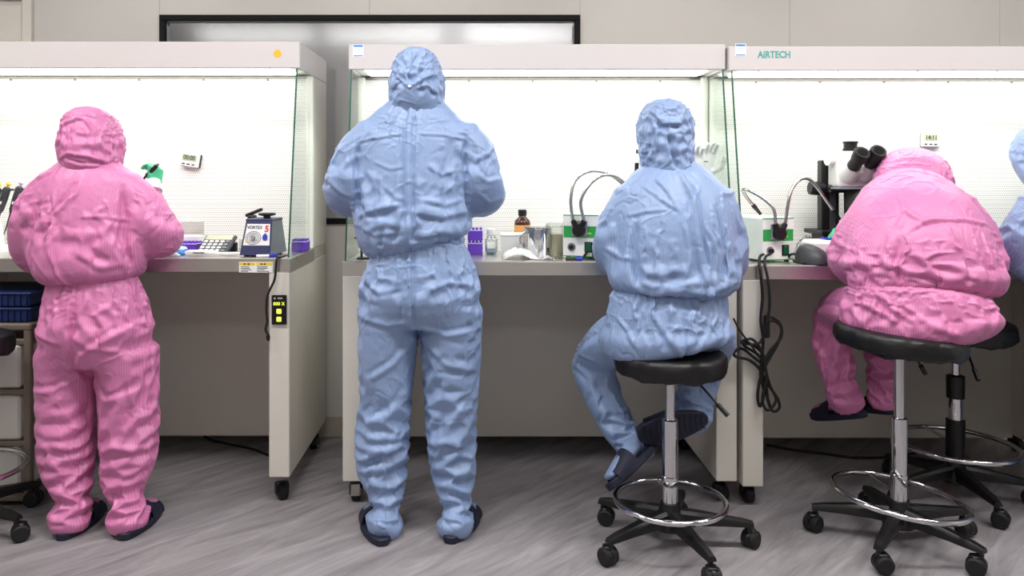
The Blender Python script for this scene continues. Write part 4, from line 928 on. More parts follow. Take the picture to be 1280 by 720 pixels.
# ================================================================ PERSON C: blue, seated on a stool
Yc = -0.29
PC = thing('person', 'seated person in a pale blue hooded coverall with crossed ankles on a black stool', 'person', (SC_[0], SC_[1], 0.66))
torso = Limb([stn(842, 367, Yc, 64, .13), stn(842, 359, Yc, 70, .15), stn(842, 345, Yc, 80, .175), stn(842, 318, Yc, 82, .17), stn(842, 285, Yc + .01, 78, .16), stn(842, 252, Yc + .03, 73, .135), stn(841, 230, Yc + .05, 56, .105), stn(838, 212, Yc + .06, 36, .085), stn(836, 200, Yc + .07, 29, .08)], (.012, .01), .03, 4, TO)
armL = Limb([stn(792, 248, Yc + .04, 29), stn(776, 275, Yc + .04, 30), stn(771, 305, Yc + .07, 29), stn(776, 318, -.12, 26), stn(792, 312, -.04, 20), stn(806, 300, .05, 15), stn(812, 294, .10, 11)], (.02, .01), .035, 4, SL)
armR = Limb([stn(890, 245, Yc + .04, 29), stn(900, 272, Yc + .04, 30), stn(904, 308, Yc + .06, 29), stn(903, 328, -.15, 26), stn(890, 322, -.05, 20), stn(878, 308, .05, 15), stn(870, 300, .10, 11)], (.02, .01), .035, 4, SL)
crC = [([(844, 205), (856, 240), (858, 290), (866, 340), (872, 358)], 3, .010, Yc), ([(850, 208), (864, 245), (866, 290), (874, 335)], 2.5, -.009, Yc), ([(775, 262), (800, 255), (826, 252)], 2.5, .004, Yc), ([(775, 340), (800, 352), (860, 350), (905, 340)], 4, .009, Yc), ([(782, 330), (815, 338), (862, 328)], 4, -.006, Yc), ([(800, 225), (818, 240), (840, 255)], 2.5, .005, Yc), ([(815, 215), (828, 232), (836, 252)], 2.5, .006, Yc), ([(868, 225), (856, 245), (850, 265)], 2.5, .006, Yc), ([(788, 265), (782, 300), (784, 325), (790, 345)], 3.4, -.014, Yc), ([(888, 250), (896, 300), (892, 342)], 3.4, -.014, Yc), ([(870, 270), (885, 305), (878, 340)], 3, .007, Yc), ([(840, 265), (848, 300), (842, 335)], 3, .005, Yc), ([(755, 300), (768, 312), (782, 312)], 3, .006, Yc), ([(800, 350), (840, 345), (890, 352)], 3, .006, Yc)]
hem = both(gather(W(0, 359, Yc)[2], .035, SC_[0], Yc, 60, .007, 23), gather(W(0, 208, Yc)[2], .03, SC_[0], Yc, 40, .004, 25))
garment('jacket', [torso, armL, armR], M['bluef'], PC, .0045, .0036, crC, hem, 5)
# left lower leg to a slipper on the ring side, right foot crossed behind it, sole towards the camera
MxL = frame_from(tuple(W(824, 557, -.13)), tuple(W(777, 604, -.24)), (-.5, .35, .75))
MxR = frame_from(tuple(W(886, 524, -.17)), tuple(W(788, 549, -.20)), (-.18, .92, .12))
add_slipper(PC, MxL); add_slipper(PC, MxR, True)
fC = [foot_limb(MxL, .95), foot_limb(MxR, .95)]
pel = Limb([stn(842, 352, Yc, 60, .12), stn(842, 364, Yc, 68, .15), stn(836, 385, Yc, 76, .18), stn(834, 408, Yc - .005, 81, .195), stn(836, 420, Yc - .005, 80, .19)], (.01, .045), .03, 4, PE)
tL = Limb([stn(800, 403, Yc, 34), stn(768, 420, -.15, 33), stn(746, 438, -.02, 28), stn(745, 462, -.01, 27), stn(758, 495, -.04, 25), stn(775, 530, -.07, 23), stn(792, 555, -.09, 20), stn(803, 570, -.11, 17)], (.03, .02), .03, 4, LG(bunch=.85))
tR = Limb([stn(872, 405, Yc, 34), stn(885, 415, -.15, 33), stn(884, 432, -.02, 29), stn(876, 460, .0, 26), stn(868, 490, -.04, 24), stn(868, 515, -.09, 21), stn(874, 528, -.12, 17)], (.03, .02), .03, 4, LG(bunch=.85))
crT = [([(838, 370), (842, 400), (840, 430)], 3, -.008, Yc), ([(765, 385), (775, 400), (790, 420)], 3, .006, Yc), ([(905, 385), (895, 405), (880, 425)], 3, .006, Yc), ([(800, 370), (815, 395), (838, 425)], 4, .008, Yc), ([(885, 368), (870, 395), (845, 425)], 4, .007, Yc), ([(790, 372), (792, 392), (800, 412)], 3, -.005, Yc), ([(730, 450), (750, 455), (765, 470)], 3, .005, Yc)]
garment('trousers', [pel, tL, tR] + fC, M['bluef'], PC, .0045, .003, crT, gather(W(0, 364, Yc)[2], .04, SC_[0], Yc, 56, .008, 29), 6)
hcC = W(833, 169, Yc + .09)
hood(PC, [stn(838, 228, Yc + .05, 36, .08), stn(836, 212, Yc + .06, 33, .095), stn(834, 195, Yc + .07, 33, .108), stn(832, 172, Yc + .08, 34, .12), stn(831, 153, Yc + .09, 35, .125), stn(834, 138, Yc + .09, 28, .115)], M['bluef'], hcC, (-.35, 1, -.35), 23, amp=1.3, cap=(.03, .05),
     creases=[([(812, 140), (820, 160), (816, 185), (806, 205)], 2.5, .007, Yc), ([(812, 128), (826, 150), (850, 150), (858, 125)], 2.5, .008, Yc), ([(833, 165), (838, 190), (845, 210)], 2.5, -.006, Yc)])
body_and_face(PC, [torso, armL, armR, pel, tL, tR] + fC, hcC, (-.35, 1, -.35), W(836, 208, Yc + .05))
hand(PC, W(815, 292, .12), (.4, .8, .2), (.2, -.3, -1), -1, .8); hand(PC, W(867, 298, .12), (-.4, .8, .2), (-.2, -.3, -1), 1, .8)

# ================================================================ PERSON D: pink, bent over the microscope, seated
Yd = -0.27
PD = thing('person', 'seated person in a pink hooded coverall bent forward over the microscope', 'person', (SD_[0], SD_[1], 0.72))
torso = Limb([stn(1152, 362, Yd, 82, .13), stn(1152, 352, Yd, 90, .155), stn(1153, 334, Yd + .01, 98, .18), stn(1152, 308, Yd + .04, 92, .175), stn(1150, 282, Yd + .08, 83, .155), stn(1147, 262, Yd + .13, 74, .13), stn(1145, 247, Yd + .18, 60, .11), stn(1143, 236, Yd + .23, 44, .095), stn(1142, 226, Yd + .28, 34, .085)], (.012, .01), .035, 4, TO)
armL = Limb([stn(1102, 258, -.10, 29), stn(1080, 285, -.12, 33), stn(1070, 312, -.12, 33), stn(1072, 328, -.08, 28), stn(1072, 320, -.01, 24), stn(1066, 303, .06, 18), stn(1062, 294, .09, 13)], (.02, .01), .035, 4, SL)
armR = Limb([stn(1192, 258, -.10, 29), stn(1212, 285, -.12, 32), stn(1222, 315, -.13, 32), stn(1224, 330, -.08, 27), stn(1212, 322, .0, 22), stn(1196, 305, .08, 16), stn(1188, 296, .13, 12)], (.02, .01), .035, 4, SL)
crD = [([(1098, 275), (1125, 262), (1165, 262), (1218, 272)], 2.4, .006, Yd + .1), ([(1213, 272), (1212, 310), (1215, 345)], 2.4, .006, Yd), ([(1100, 280), (1085, 310), (1095, 340)], 3, .009, Yd), ([(1106, 285), (1096, 315), (1102, 342)], 3, -.010, Yd), ([(1100, 250), (1120, 265), (1138, 262)], 3, .006, Yd + .1), ([(1115, 295), (1135, 330), (1165, 345)], 5, .006, Yd), ([(1170, 280), (1180, 310), (1172, 345)], 4, -.005, Yd), ([(1120, 340), (1160, 345), (1200, 338)], 4, .008, Yd), ([(1195, 225), (1215, 245), (1228, 262)], 2.5, .006, Yd + .1), ([(1110, 235), (1105, 255), (1088, 275)], 3, .005, Yd + .1)]
hem = gather(W(0, 354, Yd)[2], .035, SD_[0], Yd, 70, .008, 33)
garment('jacket', [torso, armL, armR], M['pinkf'], PD, .0045, .0034, crD, hem, 7)
MxL = frame_from(tuple(W(1083, 522, .05)), tuple(W(1033, 524, .22)), (0, -.1, 1)); MxR = frame_from(tuple(W(1116, 519, .06)), tuple(W(1088, 515, .26)), (0, -.1, 1))
add_slipper(PD, MxL); add_slipper(PD, MxR); fD = [foot_limb(MxL, .95), foot_limb(MxR, .95)]
pel = Limb([stn(1152, 347, Yd, 76, .12), stn(1152, 358, Yd, 84, .15), stn(1150, 374, Yd, 92, .185), stn(1150, 392, Yd - .01, 94, .20), stn(1152, 405, Yd - .01, 84, .19)], (.01, .07), .03, 4, PE)
tL = Limb([stn(1105, 388, Yd + .04, 34), stn(1072, 383, -.08, 33), stn(1048, 384, .08, 27), stn(1041, 408, .12, 24), stn(1043, 438, .10, 23), stn(1050, 470, .08, 20), stn(1056, 492, .07, 21), stn(1060, 506, .07, 18)], (.03, .02), .03, 4, LG(bunch=.8))
tR = Limb([stn(1170, 388, Yd + .04, 34), stn(1140, 390, -.08, 33), stn(1114, 395, .10, 27), stn(1106, 415, .13, 23), stn(1106, 445, .12, 22), stn(1105, 475, .10, 19), stn(1105, 492, .09, 19), stn(1107, 502, .09, 17)], (.03, .02), .03, 4, LG(bunch=.8))
crT = [([(1075, 350), (1090, 372), (1110, 385)], 4, .008, Yd), ([(1062, 365), (1085, 380), (1105, 410)], 4, .007, Yd), ([(1140, 365), (1150, 390), (1145, 420)], 4, -.005, Yd), ([(1095, 358), (1120, 385), (1160, 400)], 4, .006, Yd), ([(1225, 365), (1205, 385), (1190, 415)], 4, .006, Yd)]
garment('trousers', [pel, tL, tR] + fD, M['pinkf'], PD, .0045, .003, crT, gather(W(0, 360, Yd)[2], .04, SD_[0], Yd, 70, .009, 39), 8)
hcD = W(1138, 222, .10)
hood(PD, [stn(1146, 234, Yd + .24, 45, .085), stn(1143, 222, Yd + .28, 44, .10), stn(1140, 216, .08, 43, .11), stn(1137, 215, .12, 40, .105)], M['pinkf'], hcD, (-.25, 1, -.55), 24, cap=(.03, .07))
body_and_face(PD, [torso, armL, armR, pel, tL, tR] + fD, hcD, (-.25, 1, -.55), W(1143, 232, Yd + .22))
hand(PD, W(1066, 294, .09), (-.75, .35, .1), (.1, .3, -.9), -1, .9, sc_=.8); hand(PD, W(1186, 296, .14), (-.6, .7, .1), (0, 0, -1), 1, .9)

# ================================================================ PERSON E: blue, cut off at the right edge
Ye = -0.12
PE_ = thing('person', 'person in a pale blue coverall cut off by the right edge of the photo', 'person', (2.16, Ye, 0))
torso = Limb([stn(1350, 355, Ye, 60, .13), stn(1350, 340, Ye, 72, .165), stn(1350, 305, Ye, 74, .165), stn(1348, 272, Ye + .03, 70, .14), stn(1340, 245, Ye + .07, 58, .11), stn(1330, 226, Ye + .1, 40, .09), stn(1320, 212, Ye + .12, 32, .08)], (.012, .01), .03, 4, TO)
armL = Limb([stn(1302, 255, Ye + .03, 29), stn(1284, 285, Ye + .03, 30), stn(1281, 305, Ye + .06, 29), stn(1280, 318, .0, 24), stn(1272, 318, .06, 18), stn(1262, 316, .12, 13)], (.02, .01), .035, 4, SL)
armR = Limb([stn(1396, 252, Ye + .02, 28), stn(1412, 285, Ye + .02, 29), stn(1414, 310, Ye + .05, 28), stn(1400, 315, .02, 22), stn(1385, 308, .1, 14)], (.02, .01), .035, 4, SL)
garment('jacket', [torso, armL, armR], M['bluef'], PE_, .005, .0036, [], None, 9, hh=.0105)
fE = []
for x in (1350, 1424):
    hg = G(x, 664); Mx = frame_from(tuple(hg), (hg[0], hg[1] + .26, 0), (0, 0, 1)); add_slipper(PE_, Mx); fE.append(foot_limb(Mx))
pel = Limb([stn(1360, 345, Ye, 54, .12), stn(1378, 380, Ye, 68, .15), stn(1386, 430, Ye, 68, .13)], (.01, .03), .03, 4, PE)
lL = Limb([stn(1352, 420, Ye, 36, .12), stn(1351, 500, Ye, 33, .10), stn(1351, 570, Ye - .02, 30, .09), stn(1351, 610, Ye - .04, 24, .075), stn(1351, 635, Ye - .06, 20, .065)], (.03, .02), .03, 4, LG())
lR = Limb([stn(1422, 420, Ye, 36, .12), stn(1424, 500, Ye, 33, .10), stn(1424, 570, Ye - .02, 30, .09), stn(1424, 610, Ye - .04, 24, .075), stn(1424, 635, Ye - .06, 20, .065)], (.03, .02), .03, 4, LG())
garment('trousers', [pel, lL, lR] + fE, M['bluef'], PE_, .006, .003, [], None, 10, hh=.013)
hcE = W(1304, 186, .10)
hood(PE_, [stn(1322, 222, Ye + .12, 36, .09), stn(1312, 205, Ye + .16, 36, .105), stn(1304, 188, Ye + .2, 35, .115), stn(1300, 176, .11, 31, .105)], M['bluef'], hcE, (-.55, 1, -.5), 25)
body_and_face(PE_, [torso, armL, armR, pel, lL, lR] + fE, hcE, (-.55, 1, -.5), W(1320, 215, Ye + .12))
hand(PE_, W(1258, 316, .15), (-.5, .8, .1), (0, 0, -1), -1, .7); hand(PE_, W(1378, 305, .14), (-.5, .8, 0), (0, 0, -1), 1, .7)
# ================================================================ THINGS ON AND AROUND THE BENCHES
Z1, Z2, Z3 = WT + 0.012, WT, WT - 0.012
def px_x(px, Y): return (px - VX) / sc_at(Y)
RX = lambda a: Matrix.Rotation(math.radians(a), 4, 'X')
RZ = lambda a: Matrix.Rotation(math.radians(a), 4, 'Z')
RY = lambda a: Matrix.Rotation(math.radians(a), 4, 'Y')
T = lambda x, y, z: Matrix.Translation((x, y, z))
# ---- vortex mixer
v = thing('vortex_mixer', 'navy and grey vortex mixer with a white dial plate', 'mixer', (px_x(329, .14), .14, Z1), math.radians(-5))
body = MB().hexa([(-.061, -.085, .006), (.061, -.085, .006), (.066, .085, .006), (-.066, .085, .006), (-.050, -.045, .136), (.054, -.045, .136), (.052, .07, .136), (-.050, .07, .136)])
part('housing', body, M['grey'], v)
sl = math.degrees(math.atan2(.04, .13)); FP = T(0.001, -.0665, .071) @ RX(90 - sl)           # front plate plane: x right, y up the slope
part('front_panel', MB().prism([(-.0615, -.068), (.0595, -.068), (.0535, .068), (-.0505, .068)], 0, .003, M=FP), M['navy'], v, 'navy front panel')
part('top_cover', box((0.001, .012, .139), (.108, .122, .010), .003), M['navy'], v)
dp = part('dial_plate', MB().prism([(-.052, -.030), (.053, -.030), (.047, .055), (-.044, .055)], .003, .0042, M=FP), M['white'], v, 'white dial plate')
text('model_lettering', 'VORTEX', .017, M['navy'], dp, FP @ T(-.012, .040, .0046), bold=.0005, sx=.92)
text('model_number', '5', .034, M['red'], dp, FP @ T(.036, .034, .0046), bold=.0012, label='red number')
for (r, mm) in ((.030, 'navy'), (.0235, 'navy'), (.0165, 'navy')):
    part('dial_ring', MB().tube([Vector((FP @ T(-.014, -.001, .0046)) @ Vector((r * math.cos(a * .1745), r * .86 * math.sin(a * .1745), 0))) for a in range(36)], .0011, 6, closed=True), M[mm], dp)
part('dial_knob', MB().cyl(FP @ Vector((-.014, -.001, .004)), FP @ Vector((-.014, -.001, .012)), .010, .009, 20), M['grey'], v)
part('rocker_switch', MB().prism([(-.009, -.008), (0, -.013), (.009, -.008), (.009, .006), (0, .016), (-.009, .006)], .004, .009, M=FP @ T(.033, .002, 0)), M['bluep'], v, 'blue switch')
part('warning_dot', MB().cyl(FP @ Vector((-.040, -.016, .004)), FP @ Vector((-.040, -.016, .0052)), .0045, .0045, 12), M['yellow'], dp)
part('mixing_head', MB().lathe([(.014, .143), (.014, .152), (.026, .154), (.034, .157), (.034, .163), (.026, .165)], 26, (.012, .01, 0)), M['black'], v)
for k in range(4): part('rubber_foot', MB().cyl(((-1) ** k * .045, -.06 if k < 2 else .06, 0), ((-1) ** k * .045, -.06 if k < 2 else .06, .008), .009, .009, 10), M['rubber'], v)
c = thing('tube_clamp', 'black angled clamp standing behind the vortex mixer', 'clamp', (px_x(314, .33), .33, Z1))
part('clamp_stand', MB().cyl((0, 0, 0), (0, 0, .008), .03, .03, 20).cyl((0, 0, .008), (0.002, 0, .11), .006, .006, 10), M['black'], c)
part('clamp_body', MB().box((.004, 0, .125), (.034, .03, .045), .005), M['black'], c)
part('clamp_jaw', MB().box((.012, 0, .158), (.075, .024, .014), .004, rot=Matrix.Rotation(math.radians(-22), 3, 'Y')), M['black'], c)
# ---- small things in front of it
def pen(name, label, cat, a, b, r, mats, group=None):
    a = Vector(a); b = Vector(b); t = thing(name, label, cat, tuple((a + b) / 2), 0, group); o = Vector(t.location); a -= o; b -= o
    part('pen_barrel', MB().tube([a, a.lerp(b, .62)], r, 10), M[mats[0]], t); part('pen_cap', MB().tube([a.lerp(b, .6), a.lerp(b, .94), b], [r * 1.15, r * 1.15, r * .6], 10), M[mats[1]], t)
    part('pen_clip', MB().tube([a.lerp(b, .66) + Vector((0, 0, r * 1.4)), a.lerp(b, .9) + Vector((0, 0, r * 1.4))], r * .25, 6), M[mats[1]], t); return t
pen('marker_pen', 'white marker pen with a blue cap lying in front of the vortex mixer', 'pen', (px_x(320, .02), .025, Z1 + .006), (px_x(345, .03), .05, Z1 + .006), .0055, ('white', 'bluep'))
pen('marker_pen', 'blue ballpoint pen lying just behind the white marker by the vortex mixer', 'pen', (px_x(323, .04), .04, Z1 + .005), (px_x(338, .07), .075, Z1 + .005), .0042, ('bluep', 'blue'))
q = thing('tip_applicator', 'long white plastic wand lying in front of the calculator', 'wand', (px_x(272, .08), .08, Z1))
part('wand_handle', MB().tube([(-.125, 0, .012), (-.11, 0, .013), (-.03, .004, .013), (0, .005, .010)], [.006, .012, .011, .007], 14), M['white'], q)
part('wand_shaft', MB().tube([(0, .005, .010), (.11, .008, .010)], [.006, .005], 12), M['white'], q); part('wand_tip', MB().tube([(.11, .008, .010), (.13, .008, .011), (.145, .008, .011)], [.007, .0095, .007], 14), M['clear'], q)
part('handle_slot', box((-.07, -.0105, .014), (.045, .003, .004), .001), M['dgrey'], q)
cal = thing('calculator', 'grey desk calculator tilted towards the camera on the left bench', 'calculator', (px_x(272, .25), .25, Z1), math.radians(-8)); CM = T(0,0,.012) @ RX(34)
part('case', MB().box((0, .0, .018), (.135, .125, .016), .005, M=CM).box((0, .055, .018), (.12, .012, .036), .003), M['dgrey'], cal)
part('display', MB().box((0, .040, .0275), (.115, .030, .003), .001, M=CM), M['lcd'], cal)
for r_ in range(4):
    for k in range(5): part('key', MB().box((-.047 + k * .0235, .013 - r_ * .019, .0285), (.017, .012, .006), .0015, M=CM), M['white'] if (k < 4) else M['grey'], cal)
# boxes, racks, film pack
wbx = thing('tip_box', 'white open box standing against the back of the left bench', 'box', (px_x(238, .36), .36, Z1))
part('box_body', MB().box((0, 0, .03), (.095, .06, .06), .003), M['white'], wbx); part('box_lid', MB().box((0, .028, .088), (.095, .006, .062), .002), M['clear'], wbx)
def rack(x, y, z, w, d, h, label, rz=0, lid='lpurple', nx=6, ny=4):
    r = thing('tube_rack', label, 'tube rack', (x, y, z), rz, 'purple tube racks'); part('rack_body', MB().box((0, 0, h * .38), (w, d, h * .76), .002), M['purple'], r)
    part('rack_rim', MB().box((0, 0, h * .80), (w + .004, d + .004, h * .08), .001), M[lid], r)
    for i in range(nx):
        for j in range(ny): part('tube_cap', MB().cyl((-w / 2 + w * (i + .5) / nx, -d / 2 + d * (j + .5) / ny, h * .84), (-w / 2 + w * (i + .5) / nx, -d / 2 + d * (j + .5) / ny, h), w / nx * .36, n=8), M['purple'], r)
    return r
rack(px_x(235, .27), .27, Z1, .10, .075, .042, 'purple tube rack behind the blue film pack on the left bench', -.1)
rack(px_x(376, .30), .30, Z1, .06, .075, .05, 'purple tube rack behind the glass at the right end of the left bench')
pk = thing('wipes_pack', 'pale blue plastic pack with a bright blue base beside the pink sleeve', 'pack', (px_x(214, .14), .14, Z1), -.12)
part('pack_body', MB().box((0, 0, .008), (.125, .08, .016), .005), M['blue'], pk); part('pack_wrap', MB().box((.0, .008, .024), (.105, .062, .020), .008, rot=Matrix.Rotation(.08, 3, 'Y')), M['lblue'], pk)
part('pack_print', MB().box((.02, -.026, .024), (.03, .002, .006), .0005, rot=Matrix.Rotation(.5, 3, 'Y')), M['red'], pk)
tu = thing('centrifuge_tube', 'white capped plastic tube with a dark ring lying by the pink sleeve', 'tube', (px_x(205, .04), .04, Z1))
part('tube_body', MB().tube([(-.055, 0, .009), (-.05, 0, .010), (.0, .002, .010), (.045, .004, .009), (.06, .004, .006)], [.007, .009, .009, .008, .003], 14), M['white'], tu); part('tube_ring', MB().tube([(-.002, .002, .010), (.008, .002, .010)], .0105, 14), M['ink'], tu); part('tube_stopper', MB().tube([(-.068, 0, .009), (-.054, 0, .009)], .0085, 14), M['ink'], tu)
for k, (x_, lb) in enumerate(((301, 'small clear vial left of its twin behind the vortex mixer'), (306, 'small clear vial nearest the vortex mixer'))):
    vi = thing('vial', lb, 'vial', (px_x(x_, .36), .36, Z1), 0, 'small vials'); part('vial_glass', MB().lathe([(.007, 0), (.007, .03), (.005, .034)], 12), M['clear'], vi); part('vial_cap', MB().lathe([(.006, .034), (.006, .045)], 12), M['drawer'], vi)
# ---- pipette carousel at the far left
cr = thing('pipette_stand', 'white pipette carousel at the left edge of the photo', 'pipette stand', (px_x(-14, .27), .27, Z1))
part('stand_base', MB().lathe([(.09, 0), (.09, .012), (.055, .03), (.05, .10), (.035, .15), (.012, .16)]), M['white'], cr); part('stand_pole', MB().cyl((0, 0, .15), (0, 0, .25), .010, .010), M['white'], cr); part('stand_disc', MB().lathe([(.02, .215), (.065, .22), (.065, .23), (.02, .235)]), M['white'], cr)
for (xa, ya, xb, yb, col, lb) in ((27, 228, 5, 293, 'lpurple', 'grey pipette with a pinkish plunger, rightmost on the carousel'), (11, 229, -8, 291, 'yellow', 'grey pipette with a yellow-green plunger, middle one on the carousel'), (-1, 230, -17, 290, 'yellow', 'grey pipette half cut off by the left photo edge')):
    A = Vector(W(xa, ya, .22)); Bq = Vector(W(xb, yb, .26)); p = thing('pipette', lb, 'pipette', tuple(A), 0, 'pipettes on the carousel'); D_ = Bq - A; L = lambda t: D_ * t
    part('plunger', MB().tube([L(0), L(.03), L(.035), L(.09)], [.0095, .0095, .004, .004], 12), M[col], p); part('grip', MB().tube([L(.08), L(.12), L(.3), L(.52), L(.58)], [.009, .0155, .0150, .012, .008], 14), M['dgrey'], p)
    part('finger_hook', MB().box(L(.13) + Vector((.016, 0, .0)), (.026, .012, .008), .002), M['dgrey'], p); part('grip_label', MB().box(L(.34) + Vector((0, -.0125, 0)), (.006, .002, .035), .0005, rot=Matrix.Rotation(math.atan2(D_.x, D_.z), 3, 'Y')), M['white'], p)
    part('tip_cone', MB().tube([L(.56), L(.75), L(1)], [.006, .0045, .0018], 12), M['dgrey'], p)
# ---- timers on the diffusers
def timer(px, py, oy, roll, digits, label):
    Y = .42 + oy - .006; p = W(px, py, Y); t = thing('timer', label, 'timer', tuple(p), 0); Mx = RY(roll)
    part('timer_case', MB().box((0, -.006, 0), (.078, .018, .060), .004, M=Mx), M['white'], t); part('magnet_back', MB().box((.004, .005, 0), (.080, .008, .058), .002, M=Mx), M['dgrey'], t)
    lc = part('display', MB().box((-.002, -.0155, .0095), (.062, .002, .028), .0005, M=Mx), M['lcd'], t)
    text('timer_digits', digits, .027, M['lcdink'], lc, Mx @ T(-.002, -.017, .0095) @ FR, bold=.0004, sx=.85)
    for k in range(3): part('timer_button', MB().box((-.024 + k * .021, -.0155, -.0185), (.013, .003, .0055), .001, M=Mx), M['ink'], t)
timer(238.5, 200, .01, 9, '00:00', 'white digital timer hanging tilted on the back of the left bench')
timer(1162, 175, -.02, 1, '14:11', 'white digital timer on the back of the right bench above the bent person')
# ---- cold light sources with goosenecks
def light_source(px, Y, z, rz, label, necks, rise=0):
    x = px_x(px, Y); t = thing('light_source', label, 'lamp', (x, Y, z), 0); R = RZ(rz); w_, h_, d_ = .142, .165, .24
    part('housing', MB().box((0, d_ / 2 + .002, h_ / 2 + .008), (w_ + .004, d_, h_), .004, M=R), M['white'], t)
    f = part('front_plate', MB().box((0, 0, h_ / 2 + .008), (w_, .006, h_ - .004), .001, M=R), M['white'], t)
    part('green_band', MB().box((0, -.0036, .105), (w_ - .006, .0015, .045), 0, M=R), M['green'], f, 'green printed band'); part('green_edge', MB().box((0, -.0036, .170), (w_ - .002, .0015, .004), 0, M=R).box((0, -.0036, .010), (w_ - .002, .0015, .004), 0, M=R), M['green'], f)
    part('lamp_socket', MB().box((-.004, -.006, .118), (.062, .008, .062), .003, M=R), M['grey'], t)
    part('coupling', MB().tube([R @ Vector((-.004, -.004, .112)), R @ Vector((-.004, -.030, .112))], [.026, .024], 22), M['black'], t)
    for sx in (-1, 1): part('gooseneck_sleeve', MB().tube([R @ Vector((-.004 + sx * .008, -.02, .116)), R @ Vector((-.004 + sx * .022, -.022, .150))], .0105, 14), M['black'], t)
    part('intensity_knob', MB().tube([R @ Vector((-.036, -.003, .045)), R @ Vector((-.036, -.018, .045))], [.010, .0085], 18), M['black'], t); part('knob_mark', MB().tube([R @ Vector((-.036, -.003, .045)), R @ Vector((-.036, -.0045, .045))], .0165, 20), M['grey'], f)
    sw = part('power_switch', MB().box((.032, -.005, .046), (.032, .006, .042), .002, M=R), M['black'], t); part('rocker', MB().box((.032, -.009, .046), (.022, .005, .032), .002, M=R), M['dgreen'], sw, 'dark green rocker')
    part('plate_caption', MB().box((.004, -.0045, .079), (.04, .0008, .005), 0, M=R), M['white'], f); part('yellow_tag', MB().box((.035, -.0045, .100), (.016, .0008, .004), 0, M=R), M['yellow'], f)
    for k in range(4): part('foot', MB().cyl(R @ Vector(((-1) ** k * .055, .02 if k < 2 else d_ - .02, 0)), R @ Vector(((-1) ** k * .055, .02 if k < 2 else d_ - .02, .01)), .009, n=10), M['rubber'], t)
    for (i, pts, tip) in necks:
        st = R @ Vector((-.004 + i * .022, -.022, .150)) ; P = [st] + [Vector(W(a, b, c)) - t.location for a, b, c in pts]; sp = spline(P, 10)
        g = part('gooseneck', MB().tube(sp, [.0062 + .0006 * (k % 2) for k in range(len(sp))], 12), M['chromed'], t)
        if tip: e = sp[-1]; d = (sp[-1] - sp[-3]).normalized(); part('light_tip', MB().tube([e, e + d * .02, e + d * .021, e + d * .052], [.009, .009, .0075, .0065], 14), M['black'], g)
    return t
light_source(726, .10, Z2, -20, 'white light source box with green front band on the middle bench, two goosenecks', [(-1, [(713.5, 250, .06), (719, 226, .07), (736, 214.5, .09), (757, 216, .12), (776, 228, .15), (786, 244, .17)], True), (1, [(726, 252, .05), (737, 231, .05), (753, 219.5, .07), (770, 221, .10), (784, 233, .13), (792, 250, .15)], True)])
light_source(972, .09, Z3, 16, 'white light source box with green front band on the right bench, goosenecks to the microscope', [(-1, [(967, 262, .06), (955, 249, .07), (938, 239, .10), (929, 237, .14), (933, 246, .17), (941, 256, .18)], True), (1, [(985.5, 252, .05), (990, 236, .06), (1000, 224.5, .08), (1011, 224, .12), (1022, 235, .16), (1034, 252, .18), (1041, 262, .19)], True)])
# ---- middle bench, left to right
rack(px_x(594, .30), .30, Z2, .062, .062, .056, 'lower purple tube rack of the stack beside the tall person', 0, 'lpurple', 4, 4)
rack(px_x(594, .30), .30, Z2 + .0565, .062, .062, .052, 'upper purple tube rack of the stack beside the tall person', 0, 'lpurple', 4, 4)
bt = thing('reagent_bottle', 'clear square bottle with a white screw cap beside the purple racks', 'bottle', (px_x(614, .30), .30, Z2))
part('bottle_body', MB().box((0, 0, .034), (.052, .052, .068), .010).lathe([(.022, .068), (.015, .076), (.015, .08)], 18), M['clear'], bt); part('liquid', MB().box((0, 0, .022), (.046, .046, .040), .008), M['lblue'], bt); part('cap', MB().lathe([(.018, .078), (.019, .08), (.019, .102), (.017, .104)], 24), M['white'], bt); part('bottle_label', MB().box((0, -.0265, .038), (.034, .001, .028)), M['paper'], bt)
wc = thing('sample_box', 'white square plastic container in front of the amber bottle', 'container', (px_x(640, .22), .22, Z2))
part('container_body', MB().hexa([(-.042, -.04, 0), (.042, -.04, 0), (.042, .04, 0), (-.042, .04, 0), (-.046, -.044, .082), (.046, -.044, .082), (.046, .044, .082), (-.046, .044, .082)]), M['white'], wc); part('container_lid', MB().box((0, 0, .086), (.098, .094, .010), .003), M['white'], wc)
ab = thing('amber_bottle', 'brown glass bottle with a black cap and orange label', 'bottle', (px_x(653, .33), .33, Z2))
part('bottle_body', MB().lathe([(.032, 0), (.034, .004), (.034, .125), (.030, .138), (.016, .150), (.014, .158)], 30), M['brown'], ab); part('cap', MB().lathe([(.016, .156), (.018, .158), (.018, .180), (.016, .182)], 24), M['black'], ab); part('bottle_label', MB().lathe([(.0346, .045), (.0346, .118)], 30), M['orange'], ab)
ts = thing('tissue', 'crumpled white tissue at the front of the middle bench', 'tissue', (px_x(648, .10), .10, Z2))
rg = np.random.RandomState(4); nx_, ny_ = 34, 22; V = []; F = []
gx = np.array([[i / (nx_ - 1), j / (ny_ - 1), 0] for i in range(nx_) for j in range(ny_)]); nn = gnoise(gx * np.array([4.0, 3.0, 0]) + 2.2, 8); n2 = gnoise(gx * np.array([9.0, 7.0, 0]), 9)
for k, g_ in enumerate(gx):
    e = (g_[0] - .45) * 2; f = (g_[1] - .5) * 2; hh_ = max(0, 1 - e * e * .8 - f * f * .6); V.append((e * .068 + nn[k] * .008, f * .035 + n2[k] * .006, .002 + hh_ * .038 * (1 - .35 * g_[0]) + abs(nn[k]) * .016 * hh_ + abs(n2[k]) * .007))
for i in range(nx_ - 1):
    for j in range(ny_ - 1): a = i * ny_ + j; F.append((a, a + ny_, a + ny_ + 1, a + 1))
